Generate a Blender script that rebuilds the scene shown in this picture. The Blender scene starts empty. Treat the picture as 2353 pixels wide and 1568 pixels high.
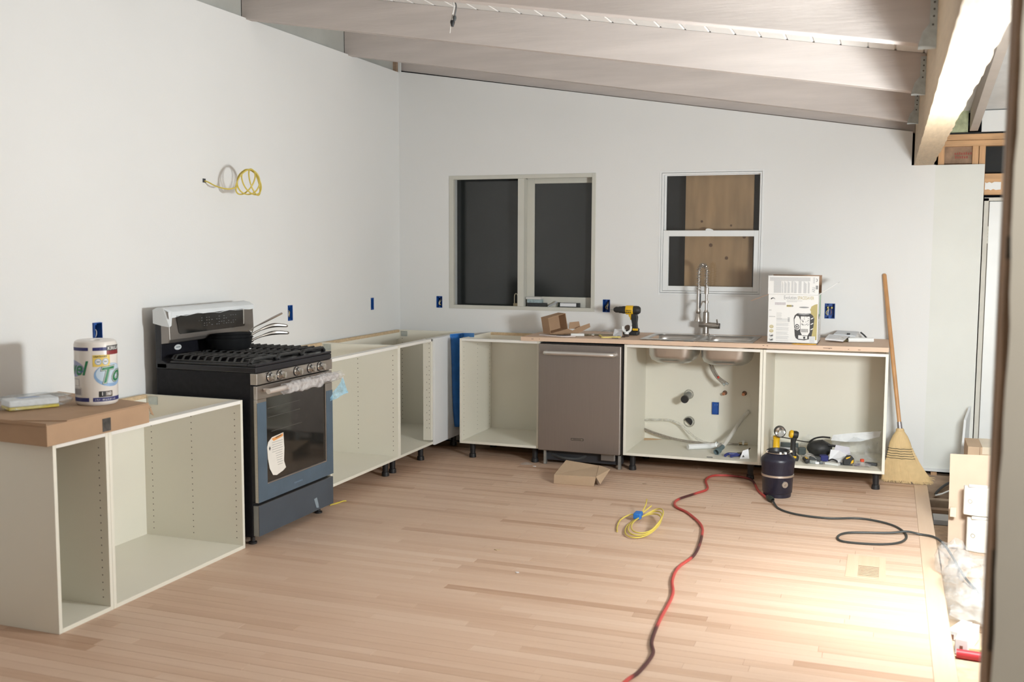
import bpy, bmesh, math, random
from mathutils import Matrix, Vector, noise
random.seed(7)
scene = bpy.context.scene
C = scene.collection
PI = math.pi

# ------------------------------------------------------------------ camera
CAM = Vector((3.6619, -7.4403, 1.5400))
YAW, PITCH, ROLL, FPX = math.radians(19.9925), math.radians(5.2757), math.radians(0.2298), 2370.8
cd = bpy.data.cameras.new('camera'); cam = bpy.data.objects.new('camera', cd); C.objects.link(cam)
fw = Vector((-math.sin(YAW)*math.cos(PITCH), math.cos(YAW)*math.cos(PITCH), -math.sin(PITCH)))
rt = Vector((math.cos(YAW), math.sin(YAW), 0)); up = rt.cross(fw)
r2 = math.cos(ROLL)*rt + math.sin(ROLL)*up; u2 = -math.sin(ROLL)*rt + math.cos(ROLL)*up
m = Matrix((r2, u2, -fw)).transposed().to_4x4(); m.translation = CAM
cam.matrix_world = m
cd.sensor_fit = 'HORIZONTAL'; cd.sensor_width = 36; cd.lens = FPX*36/2353
cd.clip_start = .05; cd.clip_end = 60
cd.dof.use_dof = True; cd.dof.focus_distance = 6.6; cd.dof.aperture_fstop = 2.8
scene.camera = cam
scene.view_settings.view_transform = 'Standard'; scene.view_settings.look = 'None'
scene.view_settings.gamma = 1; scene.view_settings.exposure = 0.24
scene.view_settings.use_curve_mapping = False
# ------------------------------------------------------------------ world: night outside
w = bpy.data.worlds.new('night'); scene.world = w; w.use_nodes = True
w.node_tree.nodes['Background'].inputs[0].default_value = (.012, .015, .02, 1)
w.node_tree.nodes['Background'].inputs[1].default_value = .25
# ------------------------------------------------------------------ lamps: the work light, plus an added fill
LAMP = Vector((4.33, -3.47, 1.39))          # twin-head work light on a tripod, hidden by the near partition
N1 = Vector((-.75, -.32, .52)).normalized()   # strong head: ceiling joists, left wall, floor
N2 = Vector((-.30, .84, -.42)).normalized()   # weaker head: sink wall
P1, P2, P3 = 92, 66, 34
def area(name, loc, nrm, sx, sy, power, col):
    l = bpy.data.lights.new(name, 'AREA'); l.shape = 'RECTANGLE'; l.size = sx; l.size_y = sy
    l.energy = power; l.color = col
    o = bpy.data.objects.new(name, l); C.objects.link(o)
    o.location = loc; o.rotation_euler = (-nrm).to_track_quat('Z', 'Y').to_euler()
    return o
area('work_light_head', LAMP + N1*.075, N1, .32, .22, P1, (.93, .985, 1))
area('work_light_head', LAMP + N2*.075 + Vector((0, .02, -.12)), N2, .46, .30, P2, (.93, .985, 1))
FILL_LAMP = Vector((4.55, -6.25, 1.9))             # added fill lamp, unseen to the right, lifts near wall and room
l = bpy.data.lights.new('fill_light', 'POINT'); l.energy = P3; l.color = (1.0, .94, .84); l.shadow_soft_size = .06
o = bpy.data.objects.new('fill_light', l); C.objects.link(o); o.location = FILL_LAMP

# ------------------------------------------------------------------ helpers
def hexc(r, g, b):
    f = lambda v: ((v/255+.055)/1.055)**2.4 if v/255 > .04045 else v/255/12.92
    return (f(r), f(g), f(b))
MATS = {}
def mat(name, col, rough=.6, metal=0., var=.06, scale=8., bump=0., bscale=60., stretch=(1, 1, 1), col2=None,
        trans=0., alpha=1., emit=None, coat=0., spec=.5, coords='Object', thin=False):
    if name in MATS: return MATS[name]
    mt = bpy.data.materials.new(name); mt.use_nodes = True; MATS[name] = mt
    nt = mt.node_tree; b = nt.nodes['Principled BSDF']; L = nt.links
    b.inputs['Roughness'].default_value = rough; b.inputs['Metallic'].default_value = metal
    b.inputs['Specular IOR Level'].default_value = spec
    if trans: b.inputs['Transmission Weight'].default_value = trans
    if coat: b.inputs['Coat Weight'].default_value = coat
    if alpha < 1: b.inputs['Alpha'].default_value = alpha
    if emit: b.inputs['Emission Color'].default_value = (*emit[:3], 1); b.inputs['Emission Strength'].default_value = emit[3]
    tc = nt.nodes.new('ShaderNodeTexCoord'); mp = nt.nodes.new('ShaderNodeMapping')
    mp.inputs['Scale'].default_value = stretch
    L.new(tc.outputs[coords], mp.inputs['Vector'])
    n = nt.nodes.new('ShaderNodeTexNoise'); n.inputs['Scale'].default_value = scale; n.inputs['Detail'].default_value = 4
    L.new(mp.outputs[0], n.inputs['Vector'])
    r = nt.nodes.new('ShaderNodeValToRGB'); L.new(n.outputs['Fac'], r.inputs[0])
    a = [max(0, c*(1-var)) for c in col]; z = [min(1, c*(1+var)) for c in col] if col2 is None else col2
    r.color_ramp.elements[0].color = (*a, 1); r.color_ramp.elements[1].color = (*z, 1)
    r.color_ramp.elements[0].position = .3; r.color_ramp.elements[1].position = .7
    L.new(r.outputs[0], b.inputs['Base Color'])
    if bump:
        n2 = nt.nodes.new('ShaderNodeTexNoise'); n2.inputs['Scale'].default_value = bscale; n2.inputs['Detail'].default_value = 3
        L.new(mp.outputs[0], n2.inputs['Vector'])
        bp = nt.nodes.new('ShaderNodeBump'); bp.inputs['Strength'].default_value = bump; bp.inputs['Distance'].default_value = .01
        L.new(n2.outputs['Fac'], bp.inputs['Height']); L.new(bp.outputs[0], b.inputs['Normal'])
    return mt
def film(name, col, alpha, rough=.12):
    """clear crumpled plastic: mostly see-through, with glossy creases"""
    if name in MATS: return MATS[name]
    mt = bpy.data.materials.new(name); mt.use_nodes = True; MATS[name] = mt
    nt = mt.node_tree; L = nt.links; nt.nodes.remove(nt.nodes['Principled BSDF']); out = nt.nodes['Material Output']
    t = nt.nodes.new('ShaderNodeBsdfTransparent'); t.inputs[0].default_value = (*[1-(1-c)*.5 for c in col], 1)
    d = nt.nodes.new('ShaderNodeBsdfPrincipled'); d.inputs['Base Color'].default_value = (*col, 1); d.inputs['Roughness'].default_value = rough
    n = nt.nodes.new('ShaderNodeTexNoise'); n.inputs['Scale'].default_value = 28; n.inputs['Detail'].default_value = 4
    tc = nt.nodes.new('ShaderNodeTexCoord'); L.new(tc.outputs['Object'], n.inputs['Vector'])
    bp = nt.nodes.new('ShaderNodeBump'); bp.inputs['Strength'].default_value = .6; bp.inputs['Distance'].default_value = .02
    L.new(n.outputs['Fac'], bp.inputs['Height']); L.new(bp.outputs[0], d.inputs['Normal'])
    mr = nt.nodes.new('ShaderNodeMapRange'); mr.inputs[1].default_value = .35; mr.inputs[2].default_value = .7
    mr.inputs[3].default_value = alpha*.5; mr.inputs[4].default_value = min(1, alpha*1.5); L.new(n.outputs['Fac'], mr.inputs[0])
    mx = nt.nodes.new('ShaderNodeMixShader'); L.new(mr.outputs[0], mx.inputs[0]); L.new(t.outputs[0], mx.inputs[1]); L.new(d.outputs[0], mx.inputs[2])
    L.new(mx.outputs[0], out.inputs[0])
    return mt
def glass(name, tint=(1, 1, 1)):
    if name in MATS: return MATS[name]
    mt = bpy.data.materials.new(name); mt.use_nodes = True; MATS[name] = mt
    nt = mt.node_tree; L = nt.links; nt.nodes.remove(nt.nodes['Principled BSDF']); out = nt.nodes['Material Output']
    t = nt.nodes.new('ShaderNodeBsdfTransparent'); t.inputs[0].default_value = (*tint, 1)
    g = nt.nodes.new('ShaderNodeBsdfGlossy'); g.inputs['Roughness'].default_value = .02
    f = nt.nodes.new('ShaderNodeFresnel'); f.inputs[0].default_value = 1.5
    mu = nt.nodes.new('ShaderNodeMath'); mu.operation = 'MULTIPLY'; mu.inputs[1].default_value = 1.7; L.new(f.outputs[0], mu.inputs[0])
    mx = nt.nodes.new('ShaderNodeMixShader'); L.new(mu.outputs[0], mx.inputs[0]); L.new(t.outputs[0], mx.inputs[1]); L.new(g.outputs[0], mx.inputs[2])
    L.new(mx.outputs[0], out.inputs[0])
    return mt
def wood_attr(name, c1, c2, c3, rough=.55, gscale=1.0, axis=0):
    """grain along one axis plus a per-plank tone read from the mesh attribute 'tone'"""
    if name in MATS: return MATS[name]
    mt = bpy.data.materials.new(name); mt.use_nodes = True; MATS[name] = mt
    nt = mt.node_tree; b = nt.nodes['Principled BSDF']; L = nt.links; b.inputs['Roughness'].default_value = rough
    at = nt.nodes.new('ShaderNodeAttribute'); at.attribute_name = 'tone'
    ge = nt.nodes.new('ShaderNodeNewGeometry'); mp = nt.nodes.new('ShaderNodeMapping')
    s = [26*gscale]*3; s[axis] = 1.6*gscale; mp.inputs['Scale'].default_value = s
    L.new(ge.outputs['Position'], mp.inputs['Vector'])
    co = nt.nodes.new('ShaderNodeCombineXYZ'); mu = nt.nodes.new('ShaderNodeMath'); mu.operation = 'MULTIPLY'; mu.inputs[1].default_value = 37
    L.new(at.outputs['Fac'], mu.inputs[0]); L.new(mu.outputs[0], co.inputs[2]); L.new(mu.outputs[0], co.inputs[0])
    va = nt.nodes.new('ShaderNodeVectorMath'); L.new(mp.outputs[0], va.inputs[0]); L.new(co.outputs[0], va.inputs[1])
    n = nt.nodes.new('ShaderNodeTexNoise'); n.inputs['Scale'].default_value = 1; n.inputs['Detail'].default_value = 5; n.inputs['Roughness'].default_value = .6
    L.new(va.outputs[0], n.inputs['Vector'])
    ad = nt.nodes.new('ShaderNodeMath'); ad.operation = 'MULTIPLY_ADD'; ad.inputs[1].default_value = .55
    L.new(n.outputs['Fac'], ad.inputs[0]); L.new(at.outputs['Fac'], ad.inputs[2])
    sb = nt.nodes.new('ShaderNodeMath'); sb.operation = 'SUBTRACT'; sb.inputs[1].default_value = .27; L.new(ad.outputs[0], sb.inputs[0])
    r = nt.nodes.new('ShaderNodeValToRGB'); L.new(sb.outputs[0], r.inputs[0])
    e = r.color_ramp.elements; e[0].color = (*c1, 1); e[0].position = 0; e[1].color = (*c3, 1); e[1].position = 1
    k = e.new(.5); k.color = (*c2, 1)
    L.new(r.outputs[0], b.inputs['Base Color'])
    return mt

class MB:
    """collects shapes; build() links them as ONE mesh object"""
    def __init__(s): s.v = []; s.f = []; s.tone = None
    def add(s, vs, fs):
        n = len(s.v); s.v += [Vector(p) for p in vs]; s.f += [tuple(i+n for i in f) for f in fs]; return s
    def box(s, a, b, T=None):
        x0, y0, z0 = a; x1, y1, z1 = b
        if x0 > x1: x0, x1 = x1, x0
        if y0 > y1: y0, y1 = y1, y0
        if z0 > z1: z0, z1 = z1, z0
        vs = [Vector(p) for p in ((x0,y0,z0),(x1,y0,z0),(x1,y1,z0),(x0,y1,z0),(x0,y0,z1),(x1,y0,z1),(x1,y1,z1),(x0,y1,z1))]
        if T: vs = [T @ p for p in vs]
        return s.add(vs, [(0,3,2,1),(4,5,6,7),(0,1,5,4),(1,2,6,5),(2,3,7,6),(3,0,4,7)])
    def obox(s, c, size, R=None):
        T = Matrix.Translation(c) @ (R.to_4x4() if R else Matrix.Identity(4))
        h = [v/2 for v in size]
        return s.box((-h[0],-h[1],-h[2]), h, T)
    def prism(s, poly, h, T=None):
        """poly: list of (u,v); extruded 0..h on third axis, then T"""
        n = len(poly); vs = [Vector((u, v, 0)) for u, v in poly] + [Vector((u, v, h)) for u, v in poly]
        if T: vs = [T @ p for p in vs]
        fs = [tuple(range(n))[::-1], tuple(range(n, 2*n))] + [(i, (i+1) % n, (i+1) % n+n, i+n) for i in range(n)]
        return s.add(vs, fs)
    def tube(s, pts, r, seg=8, cap=True, closed=False):
        pts = [Vector(p) for p in pts]; n = len(pts); rs = r if isinstance(r, (list, tuple)) else [r]*n
        base = len(s.v); prev = None
        for i, p in enumerate(pts):
            a = pts[i-1] if i > 0 else (pts[-1] if closed else p); b = pts[i+1] if i < n-1 else (pts[0] if closed else p)
            t = (b-a); t = t.normalized() if t.length > 1e-9 else Vector((0, 0, 1))
            if prev is None:
                x = t.orthogonal().normalized()
            else:
                x = prev - t*prev.dot(t); x = x.normalized() if x.length > 1e-6 else t.orthogonal().normalized()
            prev = x; y = t.cross(x)
            for k in range(seg):
                q = 2*PI*k/seg; s.v.append(p + (x*math.cos(q)+y*math.sin(q))*rs[i])
        for i in range(n if closed else n-1):
            j = (i+1) % n
            for k in range(seg):
                k2 = (k+1) % seg
                s.f.append((base+i*seg+k, base+i*seg+k2, base+j*seg+k2, base+j*seg+k))
        if cap and not closed:
            s.f.append(tuple(base+k for k in range(seg))[::-1]); s.f.append(tuple(base+(n-1)*seg+k for k in range(seg)))
        return s
    def lathe(s, prof, T=None, seg=24, a0=0, a1=2*PI):
        """prof: list of (r,z) around local z"""
        full = abs(a1-a0-2*PI) < 1e-6; n = seg if full else seg+1; base = len(s.v)
        for r, z in prof:
            for k in range(n):
                q = a0+(a1-a0)*k/seg; p = Vector((r*math.cos(q), r*math.sin(q), z)); s.v.append(T @ p if T else p)
        for i in range(len(prof)-1):
            for k in range(seg):
                k2 = (k+1) % n
                s.f.append((base+i*n+k, base+i*n+k2, base+(i+1)*n+k2, base+(i+1)*n+k))
        return s
    def sphere(s, c, r, T=None, seg=14, rings=8, sc=(1, 1, 1)):
        pr = [(max(1e-5, r*math.sin(PI*i/rings)), -r*math.cos(PI*i/rings)) for i in range(rings+1)]
        M = Matrix.Translation(c) @ (T or Matrix.Identity(4)) @ Matrix.Diagonal((*sc, 1))
        return s.lathe(pr, M, seg)
    def build(s, name, m, parent=None, smooth=False, bevel=0, bseg=2, solid=0, sub=0, kind=None):
        vs = s.v
        lo = Vector([min(v[i] for v in vs) for i in range(3)]); hi = Vector([max(v[i] for v in vs) for i in range(3)])
        c = Vector(((lo.x+hi.x)/2, (lo.y+hi.y)/2, lo.z))
        me = bpy.data.meshes.new(name); me.from_pydata([tuple(v-c) for v in vs], [], s.f); me.validate(); me.update()
        if s.tone is not None:
            a = me.attributes.new('tone', 'FLOAT', 'POINT'); a.data.foreach_set('value', s.tone)
        o = bpy.data.objects.new(name, me); C.objects.link(o); me.materials.append(m)
        if parent is not None:
            o.parent = parent; o.location = c - wl(parent)
        else: o.location = c
        o['wl'] = tuple(c)
        if smooth:
            me.polygons.foreach_set('use_smooth', [True]*len(me.polygons))
            es = o.modifiers.new('es', 'EDGE_SPLIT'); es.split_angle = math.radians(38)
        if solid: q = o.modifiers.new('solid', 'SOLIDIFY'); q.thickness = solid; q.offset = -1
        if bevel: q = o.modifiers.new('bev', 'BEVEL'); q.width = bevel; q.segments = bseg; q.limit_method = 'ANGLE'; q.angle_limit = math.radians(40)
        if sub: q = o.modifiers.new('sub', 'SUBSURF'); q.levels = sub; q.render_levels = sub
        if kind: o['kind'] = kind
        return o
def wl(o): return Vector(o['wl'])
def thing(name, loc, label, cat, group=None):
    o = bpy.data.objects.new(name, None); C.objects.link(o); o.location = loc; o.empty_display_size = .05; o['wl'] = tuple(loc)
    return tag(o, label, cat, group)
def tag(o, label, cat, group=None):
    o['label'] = label; o['category'] = cat
    if group: o['group'] = group
    return o
def struct(o): o['kind'] = 'structure'; return o
def B(a, b): return MB().box(a, b)
def frame(o, x, y, z=None):
    """matrix whose local x,y,z are the given world directions"""
    x = Vector(x).normalized(); y = Vector(y); y = (y - x*y.dot(x)).normalized(); z = x.cross(y)
    M = Matrix((x, y, z)).transposed().to_4x4(); M.translation = Vector(o); return M
def Rz(a): return Matrix.Rotation(a, 4, 'Z')
def along(p0, p1):
    """matrix at p0 with local z towards p1"""
    d = (Vector(p1)-Vector(p0)); M = d.to_track_quat('Z', 'Y').to_matrix().to_4x4(); M.translation = Vector(p0); return M
def cyl(p0, p1, r0, r1=None, seg=16):
    r1 = r0 if r1 is None else r1; h = (Vector(p1)-Vector(p0)).length
    return MB().lathe([(1e-5, 0), (r0, 0), (r1, h), (1e-5, h)], along(p0, p1), seg)
def spline(pts, n=8, closed=False):
    P = [Vector(p) for p in pts]; out = []; N = len(P)
    for i in range(N if closed else N-1):
        g = lambda k: P[k % N] if closed else P[max(0, min(N-1, k))]
        a, b, c, d = g(i-1), g(i), g(i+1), g(i+2)
        for k in range(n):
            t = k/n
            out.append(.5*((2*b)+(c-a)*t+(2*a-5*b+4*c-d)*t*t+(3*b-a-3*c+d)*t**3))
    if not closed: out.append(P[-1])
    return out
def text_mesh(s, size, fn, name, m, parent, align='LEFT', shear=0, bold=0, xs=1.0, cut=0):
    """lettering laid flat by fn(u,v) -> point"""
    cu = bpy.data.curves.new(name, 'FONT'); cu.body = s; cu.size = size; cu.align_x = align; cu.shear = shear; cu.offset = bold; cu.resolution_u = 3
    ob = bpy.data.objects.new(name, cu); C.objects.link(ob); dg = bpy.context.evaluated_depsgraph_get(); dg.update()
    me = bpy.data.meshes.new_from_object(ob.evaluated_get(dg)); bpy.data.objects.remove(ob)
    if cut and me.vertices:      # slice so that the lettering can follow a curved surface
        bm = bmesh.new(); bm.from_mesh(me); x = min(v.co.x for v in bm.verts)+cut; xe = max(v.co.x for v in bm.verts)
        while x < xe:
            bmesh.ops.bisect_plane(bm, geom=bm.verts[:]+bm.edges[:]+bm.faces[:], plane_co=(x, 0, 0), plane_no=(1, 0, 0)); x += cut
        bm.to_mesh(me); bm.free()
    b = MB(); b.add([fn(v.co.x*xs, v.co.y) for v in me.vertices], [tuple(p.vertices) for p in me.polygons])
    bpy.data.meshes.remove(me)
    return b.build(name, m, parent) if b.v else None
def crumple(nu, nv, fn, amp, seed, freq=9.0):
    """a crumpled sheet: fn(u,v) -> point, displaced by noise"""
    b = MB(); vs = []
    for j in range(nv+1):
        for i in range(nu+1):
            p = Vector(fn(i/nu, j/nv)); q = p*freq + Vector((seed*3.1, seed*1.7, seed*.9))
            d = Vector((noise.noise(q), noise.noise(q+Vector((9, 2, 4))), noise.noise(q+Vector((3, 8, 1)))))
            vs.append(p+d*amp)
    b.add(vs, [(j*(nu+1)+i, j*(nu+1)+i+1, (j+1)*(nu+1)+i+1, (j+1)*(nu+1)+i) for j in range(nv) for i in range(nu)])
    return b
def blob(c, r, sc, amp, seed, freq=9, seg=22, rings=14, T=None):
    b = MB(); b.sphere((0, 0, 0), 1, None, seg, rings)
    out = []
    for p in b.v:
        q = p*freq*.25 + Vector((seed*2.3, seed, seed*.7))
        k = 1+amp*(noise.noise(q)+.6*noise.noise(q*2.3)); v = Vector((p.x*sc[0], p.y*sc[1], p.z*sc[2]))*r*k
        out.append(Vector(c)+((T @ v) if T else v))
    b.v = out; return b

# ------------------------------------------------------------------ materials
wall_m = mat('wall_paint', (.80, .80, .79), .75, var=.012, scale=1.5, bump=.05, bscale=120)
patch_m = mat('drywall_primer', (.77, .78, .74), .8, var=.03, scale=2.5, bump=.03, bscale=90)
gyp_m = mat('drywall_edge', (.55, .52, .46), .9, var=.15, scale=30)
joist_m = mat('primed_joist', (.53, .475, .445), .7, var=.07, scale=5, bump=.08, bscale=30, stretch=(.4, 4, 4))
block_m = mat('primed_blocking', (.44, .44, .41), .75, var=.06, scale=6)
deck_m = mat('painted_deck', (.72, .71, .69), .6, var=.04, scale=4, stretch=(4, .4, 4))
beam_m = mat('laminated_beam', (.50, .39, .265), .7, var=.10, scale=30, bump=.15, bscale=60, stretch=(2, .25, 3))
galv = mat('galvanised_steel', (.50, .55, .56), .38, .85, var=.14, scale=30)
pine = mat('pine_framing', (.62, .37, .19), .65, var=.16, scale=10, stretch=(.6, 4, 4), bump=.08)
pine_v = mat('pine_stud', (.60, .35, .18), .65, var=.16, scale=10, stretch=(4, 4, .6), bump=.08)
oldwood = mat('old_wood', (.36, .25, .17), .8, var=.25, scale=9, stretch=(.6, 3, 3), bump=.2)
dirt = mat('crawlspace_soil', (.20, .155, .12), .95, var=.3, scale=14, bump=.6, bscale=30)
cabw = mat('melamine_white', (.80, .77, .67), .42, var=.012, scale=3)
cabedge = mat('melamine_edge', (.84, .82, .77), .4, var=.01, scale=3)
chip = mat('raw_chipboard', (.60, .45, .28), .8, var=.14, scale=60)
hole_m = mat('pin_hole', (.10, .08, .06), .9)
blackpl = mat('black_plastic', (.018, .018, .02), .42, var=.2, scale=20)
dkgrey = mat('dark_grey_plastic', (.055, .058, .06), .5, var=.15, scale=20)
steel = mat('brushed_steel', (.52, .49, .46), .34, 1., var=.06, scale=6, stretch=(1, 1, 40))
dwsteel = mat('dishwasher_steel', (.36, .325, .305), .42, .88, var=.02, scale=5, stretch=(30, 30, 1))
chrome = mat('chrome', (.75, .74, .72), .12, 1., var=.03)
nickel = mat('brushed_nickel', (.52, .48, .44), .28, 1., var=.05)
sinkst = mat('sink_steel', (.58, .57, .55), .34, 1., var=.06, scale=12)
rblack = mat('range_black_enamel', (.012, .012, .016), .3, var=.2, scale=30, bump=.05, bscale=200)
rside = mat('range_side_black', (.012, .012, .015), .5, spec=.22, var=.2, scale=40, bump=.08, bscale=250)
castiron = mat('cast_iron', (.028, .028, .028), .5, var=.25, scale=40, bump=.1, bscale=200)
ovenglass = mat('oven_glass', (.018, .017, .015), .06, var=.2, spec=.8)
bfilm = mat('blue_protective_film', (.078, .118, .160), .38, var=.10, scale=7, bump=.12, bscale=14)
kraft = mat('kraft_cardboard', (.42, .27, .165), .8, var=.06, scale=7, bump=.03, bscale=120)
kraft2 = mat('kraft_cardboard_light', (.50, .36, .24), .8, var=.05, scale=7)
paper = mat('white_paper', (.80, .80, .82), .7, var=.02)
white_pl = mat('white_plastic', (.82, .83, .82), .4, var=.02)
blue_tape = mat('blue_painters_tape', (.02, .16, .52), .5, var=.15, scale=18)
blue_box = mat('blue_outlet_plastic', (.012, .085, .36), .45, var=.15, scale=30)
yellow = mat('tool_yellow', (.80, .47, .015), .42, var=.06)
toolblk = mat('tool_black_rubber', (.022, .022, .022), .55, var=.25, scale=40)
ywire = mat('yellow_cable', (.66, .52, .10), .45, var=.1)
ply = wood_attr('plywood_top', (.50, .33, .22), (.68, .49, .36), (.78, .60, .46), .6, .8, 0)
plyside = mat('plywood_sheet', (.40, .26, .135), .6, var=.22, scale=4, stretch=(3, 3, .5), bump=.05)
clear = film('clear_plastic', (.85, .87, .88), .19)
clear2 = film('bubble_wrap', (.80, .78, .78), .42)
bluefilm_t = film('blue_film_loose', (.35, .62, .80), .6)
dkvoid = mat('night_dark', (.012, .013, .014), .7)
# ------------------------------------------------------------------ floor: strip oak planks
fl_m = wood_attr('sanded_oak', (.44, .26, .165), (.625, .43, .31), (.735, .55, .425), .50, 1.0, 0)
fl_my = wood_attr('sanded_oak_border', (.48, .30, .19), (.64, .45, .31), (.74, .56, .41), .50, 1.0, 1)
floor = struct(B((-.2, -9.6, -.06), (3.945, -.02, -.004)).build('floor', mat('subfloor', (.40, .27, .17), .8, var=.1)))
PW = .0572; XE = 3.866
def plank(b, x0, x1, y0, y1, t, dz=0):
    g = .0004; e = .0012; n = len(b.v)
    b.add([(x0+g, y0+g, -.006), (x1-g, y0+g, -.006), (x1-g, y1-g, -.006), (x0+g, y1-g, -.006),
           (x0+g, y0+g, -.0008+dz), (x1-g, y0+g, -.0008+dz), (x1-g, y1-g, -.0008+dz), (x0+g, y1-g, -.0008+dz),
           (x0+e, y0+e, dz), (x1-e, y0+e, dz), (x1-e, y1-e, dz), (x0+e, y1-e, dz)],
          [(0,1,5,4),(1,2,6,5),(2,3,7,6),(3,0,4,7),(4,5,9,8),(5,6,10,9),(6,7,11,10),(7,4,8,11),(8,9,10,11)])
    b.tone = (b.tone or []) + [t]*12
rng = random.Random(11)
def cam_vis(x, y):
    d = Vector((x, y, 0))-CAM; z = d.dot(fw)
    if z < .3: return False
    u = 1176.5+FPX*d.dot(r2)/z; v = 784-FPX*d.dot(u2)/z
    return -30 < u < 2383 and v < 1600
planks = []
y = -.25; row = 0
while y > -8.6:
    x = -.1 - rng.random()*.9
    while x < XE:
        L_ = rng.choice((.45, .6, .75, .9, 1.1, 1.35, 1.7))*rng.uniform(.85, 1.15)
        x1 = min(XE, x+L_)
        if XE-x1 < .2: x1 = XE
        t = max(.08, min(.95, rng.gauss(.56, .105)))
        if rng.random() < .07: t = max(.1, t-.28)
        planks.append((max(x, -.1), x1, y-PW, y, t, rng.uniform(-.0002, .0002))); x = x1
    y -= PW; row += 1
vis = [p for p in planks if p[1] > .05 and any(cam_vis(xx, p[2]) for xx in (p[0], (p[0]+p[1])/2, p[1]))]
vis.sort(key=lambda p: p[2])
near = set(vis[:300])
rest = MB()
for p in planks:
    if p in near:
        b = MB(); plank(b, *p); b.build('plank', fl_m, floor)
    else: plank(rest, *p)
rest.build('planks', fl_m, floor, kind='stuff')
# wide border board in two lengths along the open edge
for ya, yb, t in ((-1.62, -.25, .72), (-4.6, -1.622, .6), (-8.6, -4.602, .55)):
    b = MB(); plank(b, XE, 3.948, ya, yb, t, .0004); b.build('border_board', fl_my, floor)
B((XE, -8.6, -.06), (3.95, -.25, -.006)).build('nosing', oldwood, floor)
# flush wooden floor register let into the planks
fr = thing('floor_register', (3.62, -2.3, 0), 'flush wooden floor vent with fine slots near the floor edge', 'vent')
reg_m = wood_attr('register_oak', (.50, .30, .18), (.63, .43, .28), (.74, .55, .40), .5, 1, 1)
def tb(a, b_, t): q = B(a, b_); q.tone = [t]*8; return q
for a, b_, nm in (((3.52, -2.47, .0006), (3.575, -2.10, .0018), 'frame_rail'), ((3.67, -2.47, .0006), (3.70, -2.10, .0018), 'frame_rail'),
                  ((3.575, -2.26, .0006), (3.67, -2.10, .0018), 'frame_rail'), ((3.575, -2.47, .0006), (3.67, -2.44, .0018), 'frame_rail')):
    tb(a, b_, rng.uniform(.55, .75)).build(nm, reg_m, fr, bevel=.001)
B((3.575, -2.44, .0005), (3.67, -2.26, .0007)).build('duct_shade', mat('duct_dark', (.10, .05, .025), .9), fr)  # dark sheet lying on the planks, its colour stands in for the slots' shade
for i in range(8):
    yy = -2.434+i*.0232
    tb((3.575, yy, .0008), (3.67, yy+.0135, .0016), .65).build('slat', reg_m, fr)

# ------------------------------------------------------------------ drywall with openings
def wall_grid(name, ubreaks, vbreaks, holes, P, top=None, m=wall_m, thick=.012, parent=None):
    us = sorted(set(ubreaks)); vs = sorted(set(vbreaks)); idx = {}; b = MB()
    def vert(i, j):
        if (i, j) not in idx:
            v = vs[j]
            if top and j == len(vs)-1: v = top(us[i])
            idx[(i, j)] = len(b.v); b.v.append(Vector(P(us[i], v)))
        return idx[(i, j)]
    for i in range(len(us)-1):
        for j in range(len(vs)-1):
            cu, cv = (us[i]+us[i+1])/2, (vs[j]+vs[j+1])/2
            if any(h[0] < cu < h[1] and h[2] < cv < h[3] for h in holes): continue
            b.f.append((vert(i, j), vert(i+1, j), vert(i+1, j+1), vert(i, j+1)))
    return struct(b.build(name, m, parent, solid=thick))
W1 = (.43, 1.61, 1.05, 2.078); W2 = (2.085, 2.825, 1.19, 2.082)
OUTB = [(.318, .37, 1.051, 1.143), (1.672, 1.728, 1.05, 1.145), (3.256, 3.325, 1.047, 1.152), (2.503, 2.553, .336, .427)]
hb = [W1, W2]+OUTB
ub = [0, 3.782]+[q for h in hb for q in h[:2]]; vb = [0, 2.29]+[q for h in hb for q in h[2:]]
wall_back = wall_grid('wall_back', ub, vb, hb, lambda u, v: (u, 0, v), top=lambda u: 2.897-.1564*u if u < 3.78 else 2.306)
# lower piece under the beam end and the primer-coloured sheet at the end of the wall
wall_grid('drywall_strip', [3.782, 3.93], [.04, 2.085], [], lambda u, v: (u, 0, v), parent=wall_back)
wall_grid('drywall_sheet', [3.93, 4.228], [.04, 2.083], [], lambda u, v: (u, .0008, v), m=patch_m, parent=wall_back)
B((3.70, -.006, .03), (4.228, .012, .052)).build('drywall_bottom_edge', mat('joint_compound', (.74, .75, .74), .8, var=.04), wall_back)
OUTL = [(-3.40, -3.345, 1.06, 1.155), (-1.643, -1.584, 1.046, 1.148), (-.495, -.447, 1.052, 1.144)]
ul = [-9.6, 0]+[q for h in OUTL for q in h[:2]]; vl = [0, 2.8905]+[q for h in OUTL for q in h[2:]]
wall_left = wall_grid('wall_left', ul, vl, OUTL, lambda u, v: (0, -u-9.6 if False else u, v), m=wall_m)
wall_left.modifiers['solid'].offset = -1
# primed blocking above the drywall between the joists, corner bead in the corner
JY = [-.805, -2.05, -3.295, -4.54, -5.785, -7.03]
JT = .062
for i, (a, b_) in enumerate(zip([.0]+[j for j in JY], [j+JT for j in JY]+[-8.4])):
    o = struct(B((-.05, b_+.001, 2.84), (-.032, a-.001, 3.085)).build('trim_%d' % (i+1), block_m))
struct(B((-.032, -.035, 2.86), (-.002, .03, 3.0)).build('trim_10', oldwood))
struct(B((-.001, -.012, 2.885), (.024, .0, 2.99)).build('trim_8', mat('corner_bead', (.74, .75, .74), .6), bevel=.002))
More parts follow.
